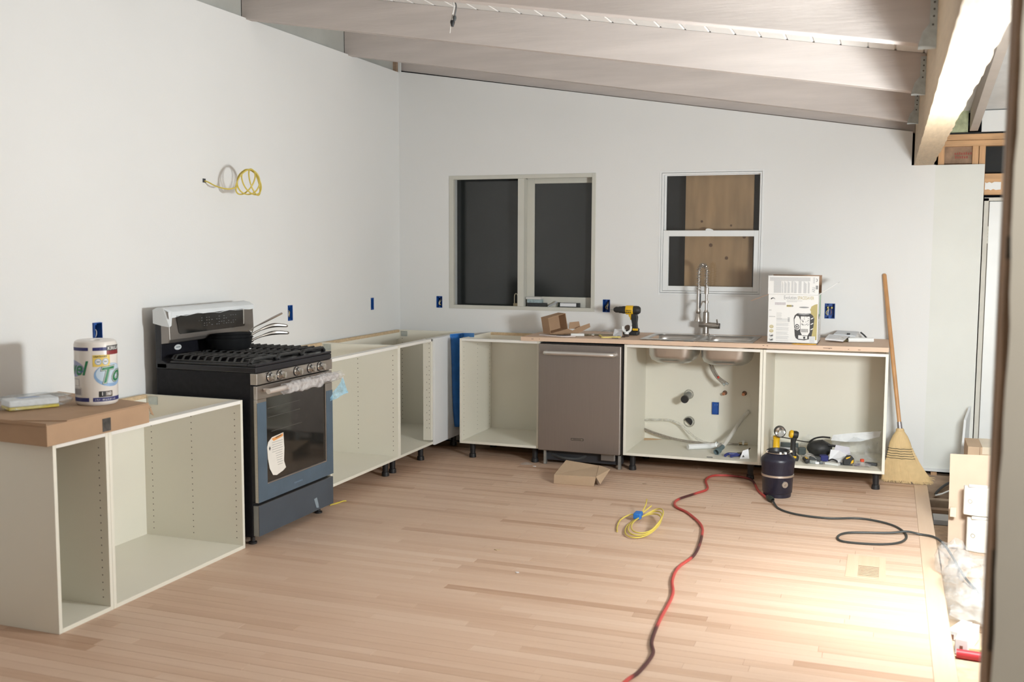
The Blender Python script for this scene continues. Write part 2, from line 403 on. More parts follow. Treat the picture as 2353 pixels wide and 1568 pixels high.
# ------------------------------------------------------------------ ceiling: sloped boards on joists
def jz(x): return 2.883-.1602*x            # underside of the joists
JD = .187                                 # joist depth
def dz(x): return jz(x)+JD
ceiling = struct(MB().add([(-.1, -9.6, dz(-.1)+.03), (3.9, -9.6, dz(3.9)+.03), (3.9, .12, dz(3.9)+.03), (-.1, .12, dz(-.1)+.03),
                           (-.1, -9.6, dz(-.1)+.05), (3.9, -9.6, dz(3.9)+.05), (3.9, .12, dz(3.9)+.05), (-.1, .12, dz(-.1)+.05)],
                          [(0,1,2,3),(7,6,5,4),(0,4,5,1),(1,5,6,2),(2,6,7,3),(3,7,4,0)]).build('ceiling', deck_m))
x = -.04
while x < 3.80:
    x1 = x+.1275; c = .007; yy = (-9.5, .1)
    prof = [(x+.0006, .03), (x+.0006, .006), (x+c, 0), (x1-c, 0), (x1-.0006, .006), (x1-.0006, .03)]
    vs = [(px, yv, dz(px)+pz) for yv in yy for px, pz in prof]
    b = MB().add(vs, [tuple(range(6)), tuple(range(6, 12))[::-1]]+[(i, i+6, (i+1) % 6+6, (i+1) % 6) for i in range(6)])
    b.build('ceiling_board', deck_m, ceiling); x = x1
def joist_body(y0, y1, x0, x1):
    vs = [(xx, yy, jz(xx)+h) for xx in (x0, x1) for yy in (y0, y1) for h in (0, JD)]
    return MB().add(vs, [(0,1,3,2),(4,6,7,5),(0,4,5,1),(2,3,7,6),(0,2,6,4),(1,5,7,3)])
names = ['nearest the sink wall', 'second from the sink wall, bright towards its hanger', 'along the top edge of the picture', 'just above the camera', 'behind the camera', 'farthest behind the camera']
for jy, nm in zip(JY, names):
    t = thing('ceiling_joist', (1.9, jy+JT/2, jz(1.9)), 'long primed timber ceiling joist '+nm, 'joist', 'ceiling joists')
    joist_body(jy, jy+JT, -.03, 3.795).build('timber', joist_m, t, bevel=.003)
    # galvanised hanger: face flange, flared cheek, seat
    zb = jz(3.77)
    hz = [(3.798, zb+.168), (3.772, zb+.168), (3.771, zb+.075), (3.748, zb+.045), (3.735, zb-.002), (3.798, zb-.012)]
    hg = MB(); hg.prism([(q[0], q[1]) for q in hz], .003, frame((0, jy-.0035, 0), (1, 0, 0), (0, 0, 1)))
    hg.box((3.735, jy-.003, zb-.005), (3.798, jy+JT+.003, zb-.001))
    h = hg.build('joist_hanger', galv, t)
    for q in ((3.786, .15), (3.786, .125), (3.785, .10), (3.783, .07)):
        cyl((q[0], jy-.004, zb+q[1]), (q[0], jy-.0075, zb+q[1]), .004, seg=8).build('nail', dkgrey, h)
# joist behind the top of the sink wall
t = thing('wall_joist', (1.9, .05, jz(1.9)), 'primed joist lying along the top of the sink wall', 'joist')
vs = [(xx, yy, jz(xx)+h) for xx in (-.03, 3.795) for yy in (.03, .08) for h in (.026, JD)]
MB().add(vs, [(0,1,3,2),(4,6,7,5),(0,4,5,1),(2,3,7,6),(0,2,6,4),(1,5,7,3)]).build('timber', joist_m, t)
# ------------------------------------------------------------------ main beam
bm = thing('main_beam', (3.857, -2.6, 2.085), 'heavy laminated wood beam carrying the ceiling joists, glaring underside', 'beam')
b = MB(); n = 64; rr = random.Random(3)
ring = []
for i in range(n+1):
    yy = .10-5.36*i/n; j = lambda k: rr.uniform(-k, k)
    ring.append([(3.797+j(.0012), yy, 2.085+j(.002)), (3.915+j(.004), yy, 2.083+j(.003)), (3.915, yy, 2.47), (3.797, yy, 2.47)])
b.v = [Vector(p) for r_ in ring for p in r_]
b.f = [(i*4+k, i*4+(k+1) % 4, (i+1)*4+(k+1) % 4, (i+1)*4+k) for i in range(n) for k in range(4)]+[(3, 2, 1, 0), tuple(n*4+k for k in range(4))]
b.build('beam_timber', beam_m, bm)
# ------------------------------------------------------------------ bay beyond the beam: framing, door, ceiling
B_ = B
struct(B((3.95, -9.6, -.36), (6.3, .6, -.33)).build('floor_crawlspace', dirt))
struct(B((3.935, -9.6, -.33), (3.947, -.25, -.06)).build('wall_crawlspace', mat('foundation', (.30, .27, .24), .9, var=.2, scale=12)))
struct(B((3.5, -.02, -.33), (6.3, .01, -.12)).build('wall_foundation', mat('foundation', (.3, .27, .24), .9)))
fm = thing('stud_wall', (4.1, .06, -.12), 'bare pine framing with double top plate beside the beam', 'framing')
B((3.92, .02, 2.203), (4.9, .10, 2.241)).build('top_plate', pine, fm, bevel=.002)
B((3.92, .018, 2.243), (4.9, .10, 2.281)).build('top_plate', pine, fm, bevel=.002)
for xx in (3.945, 4.152, 4.193): B((xx, .02, 1.9), (xx+.038, .10, 2.203)).build('stud', pine_v, fm, bevel=.002)
B((4.231, .02, 1.885), (4.9, .10, 2.022)).build('header', pine, fm, bevel=.002)
pts = [(4.235, 1.966), (4.245, 1.96), (4.26, 1.967), (4.275, 1.96), (4.29, 1.968), (4.33, 1.966), (4.33, 1.918), (4.30, 1.915), (4.285, 1.922), (4.27, 1.914), (4.255, 1.921), (4.235, 1.917)]
MB().prism(pts, .002, frame((0, .0185, 0), (1, 0, 0), (0, 0, 1))).build('nail_plate', white_pl, fm)
B((3.983, .05, 2.06), (4.152, .09, 2.203)).build('kraft_insulation', mat('kraft_insulation', (.33, .215, .14), .8, var=.3, scale=16, bump=.3), fm)
red_ink = mat('faded_red_ink', (.36, .10, .07), .8)
for k in range(14): B((4.045+.0135*(k % 8)+.004*(k//8), .0494, 2.150-.024*(k//8)), (4.054+.0135*(k % 8)+.004*(k//8), .0499, 2.163-.024*(k//8)+.002*(k % 3))).build('red_print', red_ink, fm)
B((4.231, .085, 2.022), (4.9, .09, 2.203)).build('window_void', dkvoid, fm)
B((3.92, .03, 2.281), (4.9, .10, 2.293)).build('tar_paper', mat('tar_paper', (.03, .03, .03), .9), fm)
B((3.93, .04, 2.293), (4.12, .09, 2.47)).build('insulation', mat('green_insulation', (.46, .50, .32), .9, var=.25, scale=22, bump=.4), fm)
B((4.20, .02, 2.293), (4.95, .035, 2.43)).build('frieze_board', white_pl, fm)
B((3.92, .02, -.12), (4.26, .10, .0)).build('sill_plate', oldwood, fm)
for xx in (3.98, 4.18): B((xx, .02, .0), (xx+.038, .10, 1.9)).build('stud', pine_v, fm)
# rafter and sloped white ceiling of the bay, rising towards the camera
def rz(y): return 2.30-.133*y
def slope_box(x0, x1, y0, y1, h0, h1):
    vs = [(xx, yy, rz(yy)+h) for xx in (x0, x1) for yy in (y0, y1) for h in (h0, h1)]
    return MB().add(vs, [(0,1,3,2),(4,6,7,5),(0,4,5,1),(2,3,7,6),(0,2,6,4),(1,5,7,3)])
for k, (xx, nm) in enumerate(((4.128, 'beside the main beam'), (4.75, 'farther into the side bay'), (5.4, 'farthest into the side bay'))):
    tag(slope_box(xx, xx+.05, -5.3, .01, 0, .14).build('rafter', mat('painted_rafter', (.55, .50, .46), .7, var=.05), bevel=.002), 'painted rafter rising towards the camera '+nm, 'rafter', 'side bay rafters')
struct(slope_box(3.92, 6.3, -9.6, .1, .14, .17).build('ceiling_bay', mat('bay_ceiling', (.76, .77, .77), .7)))
struct(B((3.80, -9.6, 2.47), (3.9, .1, 3.75)).build('wall_gable', wall_m))
struct(B((6.3, -9.6, -.33), (6.34, .6, 3.8)).build('wall_right', wall_m))
struct(B((-.2, -9.64, -.06), (6.34, -9.6, 3.9)).build('wall_front', wall_m))
struct(B((4.95, .02, -.33), (6.3, .06, 2.6)).build('wall_bay', patch_m))
struct(B((5.05, -.001, .0), (5.06, .02, .1)).build('trim_9', wall_m))
d1 = thing('door_1', (4.6, .04, -.05), 'white door', 'door'); del d1['category']; del d1['label']; struct(d1)
B((4.235, .01, -.12), (4.262, .09, 1.862)).build('jamb', mat('door_jamb', (.62, .60, .54), .6), d1)
B((4.235, .01, 1.845), (4.95, .09, 1.866)).build('head_jamb', mat('door_jamb', (.62, .60, .54), .6), d1)
B((4.262, .03, -.1), (4.268, .05, 1.845)).build('door_gap', hole_m, d1)
B((4.268, .028, -.1), (4.92, .066, 1.842)).build('door_leaf', white_pl, d1, bevel=.002)
hg = B((4.256, .02, 1.567), (4.262, .028, 1.68)).build('hinge', mat('hinge_paint', (.70, .68, .60), .5), d1)
for k in range(5): cyl((4.263, .022, 1.568+k*.0225), (4.263, .022, 1.589+k*.0225), .006, seg=8).build('hinge_knuckle', MATS['hinge_paint'], hg)
# ------------------------------------------------------------------ near partition: torn drywall edge on a rough stud
nw = thing('wall_near', (4.6, -5.35, -.3), 'x', 'x'); del nw['label']; del nw['category']; struct(nw)
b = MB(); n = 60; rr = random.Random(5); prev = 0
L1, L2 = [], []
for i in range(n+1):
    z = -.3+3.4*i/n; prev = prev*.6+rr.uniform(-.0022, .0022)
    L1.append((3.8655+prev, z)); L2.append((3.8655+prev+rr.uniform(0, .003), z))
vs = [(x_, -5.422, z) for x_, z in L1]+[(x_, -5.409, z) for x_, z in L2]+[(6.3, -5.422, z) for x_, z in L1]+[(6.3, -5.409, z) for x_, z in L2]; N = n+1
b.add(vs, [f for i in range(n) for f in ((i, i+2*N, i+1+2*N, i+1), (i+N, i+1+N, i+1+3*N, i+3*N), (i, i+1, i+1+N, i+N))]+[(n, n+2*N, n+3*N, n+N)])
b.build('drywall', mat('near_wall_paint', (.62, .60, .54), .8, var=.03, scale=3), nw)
B((3.858, -5.407, -.3), (3.90, -5.30, 3.1)).build('edge_stud', mat('rough_stud', (.30, .20, .13), .85, var=.45, scale=7, stretch=(3, 3, .6), bump=.4), nw)
B((3.857, -5.30, -.3), (6.3, -5.288, 3.1)).build('drywall', wall_m, nw)
for z0, z1 in ((.80, .99), (1.52, 1.56), (.3, .52)): B((3.8575, -5.4095, z0), (3.8665, -5.404, z1)).build('torn_gap', hole_m, nw)

# ------------------------------------------------------------------ window 1: two-light wooden window, dark outside
w1m = mat('window_wood_paint', (.60, .59, .53), .55, var=.03, scale=6); w1j = mat('window_jamb_paint', (.56, .58, .57), .6)
dkglass = mat('night_glass', (.024, .027, .027), .10, var=.06, scale=3, spec=.6)
w1 = thing('window_1', (1.02, 0, 1.05), 'x', 'x'); del w1['label']; del w1['category']; struct(w1)
x0, x1, z0, z1 = W1
for a, b_, nm in (((x0, -.004, z0), (x0+.038, .03, z1), 'frame_stile'), ((x1-.03, -.004, z0), (x1, .03, z1), 'frame_stile'),
                  ((x0+.038, -.004, z0), (x1-.03, .03, z0+.028), 'frame_rail'), ((x0+.038, -.004, z1-.03), (x1-.03, .03, z1), 'frame_rail'),
                  ((.998, -.002, z0+.028), (1.048, .12, z1-.03), 'mullion')):
    B(a, b_).build(nm, w1m, w1, bevel=.002)
B((x0, .03, z0), (x0+.012, .16, z1)).build('jamb', w1j, w1); B((x1-.012, .03, z0), (x1, .16, z1)).build('jamb', w1j, w1)
B((x0, .03, z0), (x1, .16, z0+.012)).build('sill', w1j, w1); B((x0, .03, z1-.012), (x1, .16, z1)).build('head', w1j, w1)
B((x0+.012, .13, z0+.012), (.998, .136, z1-.012)).build('pane', dkglass, w1)
sx0, sx1 = 1.048, x1-.012
for a, b_ in (((sx0, .075, z0+.012), (1.105, .11, z1-.012)), ((sx1-.040, .075, z0+.012), (sx1, .11, z1-.012)), ((1.105, .075, z0+.012), (sx1-.04, .11, 1.152)), ((1.105, .075, 2.012), (sx1-.04, .11, z1-.012))):
    B(a, b_).build('sash_rail', w1m, w1, bevel=.002)
B((1.105, .09, 1.152), (sx1-.04, .096, 2.012)).build('pane', dkglass, w1)
# ------------------------------------------------------------------ window 2: white single-hung window with plywood behind
w2m = mat('vinyl_white', (.82, .83, .83), .45, var=.01)
w2 = thing('window_2', (2.455, 0, 1.19), 'x', 'x'); del w2['label']; del w2['category']; struct(w2)
x0, x1, z0, z1 = W2
def fr4(x0, x1, z0, z1, t, ya, yb, m, nm, par, bt=None, tt=None, rs=None):
    bt = bt or t; tt = tt or t; rs = rs or t
    for a, b_ in (((x0, ya, z0), (x0+t, yb, z1)), ((x1-rs, ya, z0), (x1, yb, z1)), ((x0+t, ya, z0), (x1-rs, yb, z0+bt)), ((x0+t, ya, z1-tt), (x1-rs, yb, z1))):
        B(a, b_).build(nm, m, par, bevel=.0015)
fr4(x0, x1, z0, z1, .014, -.002, .09, w2m, 'outer_frame', w2)
fr4(x0+.016, x1-.016, z0+.016, z1-.016, .012, .006, .09, w2m, 'inner_frame', w2)
fr4(x0+.030, x1-.022, 1.635, z1-.02, .012, .045, .07, w2m, 'upper_sash', w2, tt=.014, bt=.02)
fr4(x0+.030, x1-.022, z0+.03, 1.655, .04, .015, .042, w2m, 'lower_sash', w2, bt=.034, tt=.042)
gl = glass('window_glass')
B((x0+.042, .056, 1.655), (x1-.034, .059, z1-.034)).build('pane', gl, w2)
B((x0+.07, .027, z0+.064), (x1-.062, .030, 1.613)).build('pane', gl, w2)
MB().prism([(2.42, 1.655), (2.475, 1.655), (2.47, 1.661), (2.45, 1.668), (2.432, 1.669), (2.42, 1.664)], .022, frame((0, .042, 0), (1, 0, 0), (0, 0, 1))).build('sash_lock', w2m, w2, bevel=.002)
pl = tag(B((2.253, .13, 1.0), (2.742, .145, 2.35)).build('plywood_sheet', plyside), 'knotty plywood board fixed outside behind the white window', 'plywood')
knot = mat('wood_knot', (.15, .075, .035), .7, var=.3, scale=60)
for kx, kz, kr in ((2.374, 1.722, .009), (2.585, 1.692, .008), (2.442, 1.55, .013), (2.557, 1.458, .012), (2.68, 1.61, .012)):
    cyl((kx, .1298, kz), (kx, .127, kz), kr, seg=14).build('knot', knot, pl)
struct(B((-.1, .25, -.1), (4.2, .27, 3.2)).build('night_backdrop', dkvoid))  # near-black sheet whose colour stands in for the night outside
# ------------------------------------------------------------------ base cabinets (open carcases)
CH = .762; CT = .018
def cabinet(label, F, w, z0, group, cols=(.037, .30, .55), sides='LR', legs=((.05, .06), (.05, .50)), rail_back=True, D=.605, back=True, front_rail=True, rdeep=.05, legset=None):
    """F(u, d, z) -> world; u across the front, d into the depth"""
    def bx(a, b_): 
        p, q = F(*a), F(*b_); return B(p, q)
    t = thing('base_cabinet', F(w/2, D/2, z0), label, 'cabinet', group)
    zt = z0+CH
    for nm, u0, u1 in (('side_panel', 0, CT), ('side_panel', w-CT, w)):
        o = bx((u0, 0, z0), (u1, D, zt)).build(nm, cabw, t, bevel=.0012)
        # rows of shelf-pin holes on the inner face
        ph = MB(); inner = u1 if u0 == 0 else u0; sg = 1 if u0 == 0 else -1
        for d in cols:
            k = 0; z = z0+.055
            while z < zt-.04:
                c0 = Vector(F(inner, d, z)); c1 = Vector(F(inner+sg*.0006, d, z))
                ph.lathe([(1e-5, .0005), (.0030, .0005)], along(c0, c1), 8); z += .032
        if ph.v: ph.build('pin_holes', hole_m, o, kind='stuff')
    bx((CT, 0, z0), (w-CT, D, z0+CT)).build('bottom_panel', cabw, t, bevel=.0012)
    if back: bx((CT, D-.008, z0+CT), (w-CT, D, zt)).build('back_panel', cabw, t)
    if front_rail: bx((CT, 0, zt-CT), (w-CT, rdeep, zt)).build('front_rail', cabedge, t, bevel=.0012)
    if rail_back:
        r = bx((CT, D-.03, zt-.07), (w-CT, D-.012, zt-.002)).build('back_rail', cabw, t)
        bx((CT, D-.0312, zt-.020), (w-CT, D-.0115, zt)).build('raw_edge', chip, r)
        br = MB(); br.box(F(w-CT-.001, D-.10, zt-.05), F(w-CT-.004, D-.045, zt-.008)); br.build('corner_bracket', galv, t)
    for (u, d) in (legset or []):
        x, y, z = F(u, d, 0)
        MB().lathe([(.032, z0-.001), (.032, z0-.012), (.021, z0-.016), (.019, .030), (.024, .028), (.026, .006), (.026, .0006), (1e-5, .0006)], Matrix.Translation((x, y, 0)), 16).build('leg', blackpl, t, smooth=True)
    return t
def FR(x0): return lambda u, d, z: (x0+u, -.63+d, z)         # sink run, faces the camera
def FL(y0, xf=.632): return lambda u, d, z: (xf-d, y0+u, z)   # left run, faces right
Z0 = .114
cabinet('narrow open white cabinet carcase at the near left end, standing on the floor', FL(-4.333), .306, 0, 'white base cabinets')
cabinet('wide open white cabinet carcase on the floor between narrow cabinet and black range', FL(-4.026), .952, 0, 'white base cabinets')
cabinet('wide open white cabinet carcase on black legs right of the range', FL(-2.196, .622), .914, Z0, 'white base cabinets', legset=((.06, .08), (.86, .08), (.86, .5)))
cc = cabinet('white blind corner cabinet with narrow opening and cover panel', FL(-1.281, .622), 1.19, Z0, 'white base cabinets', legset=((.05, .08), (.50, .08), (1.1, .08), (1.1, .5)))
B((.622, -.745, Z0-.004), (.640, -.10, Z0+CH+.004)).build('cover_panel', mat('cover_panel_white', (.80, .81, .82), .35, var=.01), cc, bevel=.0015)
o = B((.556, -.765, Z0+.03), (.622, -.745, Z0+CH)).build('filler_stile', cabw, cc, bevel=.0015)
ph = MB()
for d in (.585, .605):
    for k in range(9 if d < .6 else 20):
        z = Z0+.12+k*(.055 if d < .6 else .032); ph.lathe([(1e-5, .0005), (.0028, .0005)], along((d, -.765, z), (d, -.766, z)), 8)
ph.build('pin_holes', hole_m, o, kind='stuff')
B((.30, -1.263, Z0+.64), (.556, -1.25, Z0+CH-.02)).build('inner_rail', cabw, cc)
cabinet('open white cabinet carcase left of the dishwasher', FR(.783), .605, Z0, 'white base cabinets', legset=((.07, .08), (.55, .08), (.07, .5), (.55, .5)))
sc = cabinet('open white sink cabinet carcase showing pipes, right of the dishwasher', FR(1.996), .920, Z0, 'white base cabinets', cols=(), rail_back=False, front_rail=True, rdeep=.018, legset=((.05, .08), (.85, .08), (.05, .5), (.85, .5)))
lc = cabinet('open white cabinet carcase full of tools beside the broom', FR(2.918), .765, Z0, 'white base cabinets', cols=(), rail_back=True, legset=((.06, .08), (.715, .08), (.06, .5), (.715, .5)))
# chafed corner inside the sink cabinet
MB().prism([(2.03, -.14), (2.10, -.10), (2.15, -.06), (2.06, -.04), (2.015, -.06)], .0008, Matrix.Translation((0, 0, Z0+CT+.0003))).build('sawdust', mat('sawdust', (.72, .50, .30), .9, var=.3, scale=80), sc)

# ------------------------------------------------------------------ dishwasher
dw = thing('dishwasher', (1.69, -.34, 0), 'stainless steel dishwasher with bar handle, pulled in without toe kick', 'dishwasher')
B((1.396, -.60, .10), (1.982, -.03, .868)).build('tub', dkgrey, dw)
B((1.390, -.655, .112), (1.980, -.605, .862)).build('door', dwsteel, dw, bevel=.006)
B((1.386, -.604, .112), (1.992, -.598, .868)).build('door_gasket', blackpl, dw)
pts = spline([(1.447, -.655, .803), (1.452, -.69, .804), (1.52, -.703, .805), (1.69, -.708, .806), (1.86, -.703, .805), (1.928, -.69, .804), (1.933, -.655, .803)], 6)
hb_ = MB(); hb_.tube(pts, .0145, 10); hb_.build('handle', mat('handle_steel', (.78, .76, .74), .36, .9, var=.03), dw, smooth=True)
bd = B((1.632, -.6575, .197), (1.722, -.655, .212)).build('badge', mat('badge_dark', (.10, .095, .09), .4, .6), dw)
B((1.636, -.6582, .201), (1.718, -.6574, .208)).build('badge_inlay', steel, bd)
for k in range(8): B((1.648+.0072*k, -.6586, .2025), (1.6525+.0072*k, -.6581, .2065)).build('badge_mark', blackpl, dw)
B((1.41, -.57, .03), (1.97, -.50, .098)).build('base_pan', mat('dishwasher_base', (.03, .03, .035), .6), dw)
for xx in (1.415, 1.955):
    B((xx, -.60, .004), (xx+.018, -.575, .112)).build('leveling_foot', galv, dw)
B((1.835, -.612, .060), (1.935, -.585, .110)).build('kick_bracket', mat('kick_bracket', (.35, .33, .31), .4, .8), dw, bevel=.004)
MB().tube(spline([(1.47, -.56, .07), (1.55, -.585, .055), (1.65, -.57, .05), (1.72, -.56, .075)], 6), .012, 8).build('hose', dkgrey, dw, smooth=True)

# ------------------------------------------------------------------ plywood worktop with cut-out for the sink
CTH = .028
def ctz(x): return .9055+.0052*(x-1.25)
ct = thing('plywood_worktop', (2.46, -.33, .877), 'rough plywood worktop along the sink wall with marks on its edge', 'worktop')
ys = (-.652, -.012); cx = [1.258, 2.145, 2.835, 3.682]; cut = (-.565, -.165)
b = MB(); tn = []
def cpiece(xa, xb, ya, yb):
    vs = [(xx, yy, ctz(xx)-h) for xx in (xa, xb) for yy in (ya, yb) for h in (CTH, 0)]
    b.add(vs, [(0,1,3,2),(4,6,7,5),(0,4,5,1),(2,3,7,6),(0,2,6,4),(1,5,7,3)]); tn.extend([.55]*8)
cpiece(1.258, 2.145, *ys); cpiece(2.145, 2.835, ys[0], cut[0]); cpiece(2.145, 2.835, cut[1], ys[1]); cpiece(2.835, 3.682, *ys)
b.tone = tn; b.build('top_board', ply, ct)
vm = mat('plywood_void', (.10, .05, .03), .9)
for xa, xb, zz in ((1.335, 1.352, .013), (1.392, 1.397, .012), (2.915, 2.925, .009), (2.94, 2.95, .010), (3.29, 3.345, .013), (3.325, 3.33, .017), (3.50, 3.515, .018), (3.44, 3.447, .017)):
    B((xa, -.6523, ctz(xa)-zz-.0016), (xb, -.651, ctz(xa)-zz+.0012)).build('edge_void', vm, ct)
for xa, sx in ((2.285, 1), (2.44, -1)):
    MB().prism([(xa-.04, -.652), (xa+.03, -.652), (xa+.04+sx*.02, -.612), (xa-.02+sx*.02, -.612)], .0006, Matrix.Translation((0, 0, ctz(xa)+.0001))).build('grey_tape', mat('grey_tape', (.25, .26, .26), .6), ct)
# ------------------------------------------------------------------ double-bowl sink
sk = thing('kitchen_sink', (2.46, -.37, .76), 'double bowl stainless steel drop-in sink in plywood worktop', 'sink')
def rrect(cx, cy, w, h, r, n=6):
    out = []
    for qx, qy, a0 in ((1, 1, 0), (-1, 1, 90), (-1, -1, 180), (1, -1, 270)):
        for k in range(n+1):
            a = math.radians(a0+90*k/n); out.append((cx+qx*(w/2-r)+r*math.cos(a), cy+qy*(h/2-r)+r*math.sin(a)))
    return out
zr = ctz(2.46)+.006
b = MB()
bowls = ((2.292, -.375, .325, .39), (2.655, -.375, .335, .39))
# rim sheet: outer rounded rectangle, bridged to both bowls through a grid of quads
outer = (2.098, 2.848, -.612, -.115)
gx = [outer[0], 2.130, 2.454, 2.488, 2.822, outer[1]]; gy = [outer[2], -.570, -.180, outer[3]]
hl = [(2.130, 2.454, -.570, -.180), (2.488, 2.822, -.570, -.180)]
for i in range(5):
    for j in range(3):
        c_ = ((gx[i]+gx[i+1])/2, (gy[j]+gy[j+1])/2)
        if any(h[0] < c_[0] < h[1] and h[2] < c_[1] < h[3] for h in hl): continue
        b.box((gx[i], gy[j], zr-.004), (gx[i+1], gy[j+1], zr))
for h in hl:   # corner fillets of the rim
    for sx, sy in ((0, 0), (1, 0), (0, 1), (1, 1)):
        X = h[sx]; Y = h[2+sy]; dx = 1 if sx == 0 else -1; dy = 1 if sy == 0 else -1; r = .075
        pl_ = [(X, Y)]+[(X+dx*(r-r*math.sin(a)), Y+dy*(r-r*math.cos(a))) for a in [k*PI/2/6 for k in range(7)]]
        if dx*dy < 0: pl_ = pl_[::-1]
        b.prism(pl_, .004, Matrix.Translation((0, 0, zr-.004)))
b.build('rim', sinkst, sk)
for h in hl:
    w_ = h[1]-h[0]; d_ = h[3]-h[2]; cx_, cy_ = (h[0]+h[1])/2, (h[2]+h[3])/2
    b = MB(); rings = [(0, .075, 0), (.004, .075, -.03), (.008, .08, -.115), (.02, .09, -.150), (.05, .09, -.168), (.10, .08, -.172)]
    ns = None
    for ins, r, z in rings:
        pts = rrect(cx_, cy_, w_-2*ins, d_-2*ins, max(.02, r)); ns = len(pts); b.v += [Vector((p[0], p[1], zr-.001+z)) for p in pts]
    b.f = [(i*ns+k, i*ns+(k+1) % ns, (i+1)*ns+(k+1) % ns, (i+1)*ns+k) for i in range(len(rings)-1) for k in range(ns)]+[tuple((len(rings)-1)*ns+k for k in range(ns))]
    o = b.build('bowl', sinkst, sk, smooth=True); q = o.modifiers.new('s', 'SOLIDIFY'); q.thickness = .0015; q.offset = 0
    cyl((cx_, cy_, zr-.1725), (cx_, cy_, zr-.170), .045, seg=20).build('drain', chrome, o)
# ------------------------------------------------------------------ spring faucet
fc = thing('spring_faucet', (2.463, -.145, zr), 'tall nickel spring neck faucet behind the sink', 'faucet')
fx, fy = 2.463, -.145
MB().lathe([(1e-5, zr), (.032, zr), (.030, zr+.008), (.0235, zr+.012), (.0225, zr+.16), (.015, zr+.165), (.013, zr+.175)], Matrix.Translation((fx, fy, 0)), 20).build('base_body', nickel, fc, smooth=True)
cyl((fx-.045, fy-.006, zr+.075), (fx+.095, fy-.006, zr+.066), .0215, seg=18).build('mixer_barrel', nickel, fc, smooth=True)
cyl((fx+.096, fy-.006, zr+.066), (fx+.101, fy-.006, zr+.0657), .0195, seg=18).build('handle_cap', mat('dark_nickel', (.2, .18, .17), .3, 1.), fc)
MB().tube(spline([(fx+.085, fy-.024, zr+.078), (fx+.088, fy-.05, zr+.09), (fx+.09, fy-.085, zr+.115)], 5), .0055, 8).build('lever', nickel, fc, smooth=True)
cyl((fx, fy, zr+.16), (fx, fy, zr+.335), .0095, seg=12).build('riser', nickel, fc, smooth=True)
cyl((fx, fy, zr+.225), (fx, fy, zr+.242), .016, seg=14).build('collar', nickel, fc)
cyl((fx, fy, zr+.29), (fx, fy, zr+.335), .0165, seg=14).build('collar', nickel, fc)
# arc of the hose and the spring wound round it
fd = Vector((-.42, -.90, 0))
arc = [Vector((fx, fy, zr+.33)), Vector((fx, fy, zr+.42)), Vector((fx, fy, zr+.445))]
for k in range(1, 10):
    a = PI*k/9; arc.append(Vector((fx, fy, zr+.445))+fd*(.048*(1-math.cos(a)))+Vector((0, 0, .048*math.sin(a))))
tip = arc[-1]; arc += [tip-Vector((0, 0, .06)), tip-Vector((0, 0, .13))]
arc = spline(arc, 5)
MB().tube(arc, .0055, 8).build('hose', mat('faucet_hose', (.35, .33, .31), .5, .6), fc, smooth=True)
acc = [0]
for i in range(1, len(arc)): acc.append(acc[-1]+(arc[i]-arc[i-1]).length)
tot = acc[-1]; hel = []; turns = 21; pv = Vector((1, 0, 0))
for k in range(turns*10+1):
    s_ = tot*k/(turns*10); i = 0
    while i < len(acc)-2 and acc[i+1] < s_: i += 1
    f_ = (s_-acc[i])/max(1e-9, acc[i+1]-acc[i]); p = arc[i].lerp(arc[i+1], f_); t_ = (arc[i+1]-arc[i]).normalized()
    pv = (pv-t_*pv.dot(t_)).normalized(); yv = t_.cross(pv); a = 2*PI*turns*k/(turns*10)
    hel.append(p+(pv*math.cos(a)+yv*math.sin(a))*.0148)
MB().tube(hel, .0023, 5).build('spring', nickel, fc, smooth=True)
hd = tip-Vector((0, 0, .13))
MB().lathe([(1e-5, 0), (.011, 0), (.0135, -.03), (.0135, -.125), (.017, -.135), (.016, -.155), (.012, -.16), (.027, -.205), (.027, -.212), (1e-5, -.212)], Matrix.Translation(hd), 18).build('spray_head', nickel, fc, smooth=True)
B((hd.x+.010, hd.y-.016, hd.z-.12), (hd.x+.017, hd.y+.004, hd.z-.02)).build('spray_trigger', blackpl, fc, bevel=.002)
b = MB(); b.tube([Vector((fx, fy, zr+.235)), (Vector((fx, fy, zr+.26))+Vector((hd.x, hd.y, hd.z-.10)))/2, Vector((hd.x, hd.y, hd.z-.145))], .0055, 8); b.build('holder_arm', nickel, fc, smooth=True)

# ------------------------------------------------------------------ gas range
rg = thing('gas_range', (.38, -2.66, 0), 'black and stainless freestanding gas range still in protective film', 'stove')
ry0, ry1, rxf = -3.04, -2.285, .69
B((.08, ry0+.003, .045), (.655, ry1-.003, .893)).build('body', rside, rg, bevel=.004)
b = MB(); b.box((.085, ry0, .893), (.69, ry1, .925))
b.build('cooktop', rblack, rg, bevel=.006)
for a, b_ in (((.64, ry0+.001, .926), (.69, ry1-.001, .938)), ((.17, ry0+.001, .926), (.64, ry0+.03, .938)), ((.17, ry1-.03, .926), (.64, ry1-.001, .938))):
    B(a, b_).build('cooktop_rim', rblack, rg, bevel=.004)
# stainless control panel and knobs
B((.655, ry0+.001, .834), (.694, ry1-.001, .892)).build('control_panel', steel, rg, bevel=.003)
for ky in (-2.925, -2.832, -2.668, -2.53, -2.428):
    k = MB().lathe([(.024, 0), (.024, .004), (.019, .006), (.0185, .030), (.016, .036), (1e-5, .037)], along((.694, ky, .865), (.72, ky, .866)), 22).build('knob', chrome, rg, smooth=True)
    MB().lathe([(.027, .0002), (.027, .003), (.02, .0035)], along((.694, ky, .865), (.72, ky, .866)), 22).build('knob_skirt', rblack, k)
    B((.724, ky-.003, .848), (.733, ky+.003, .882)).build('knob_grip', chrome, k, bevel=.002)
B((.692, ry0+.08, .885), (.6945, ry0+.10, .888)).build('panel_mark', blackpl, rg)
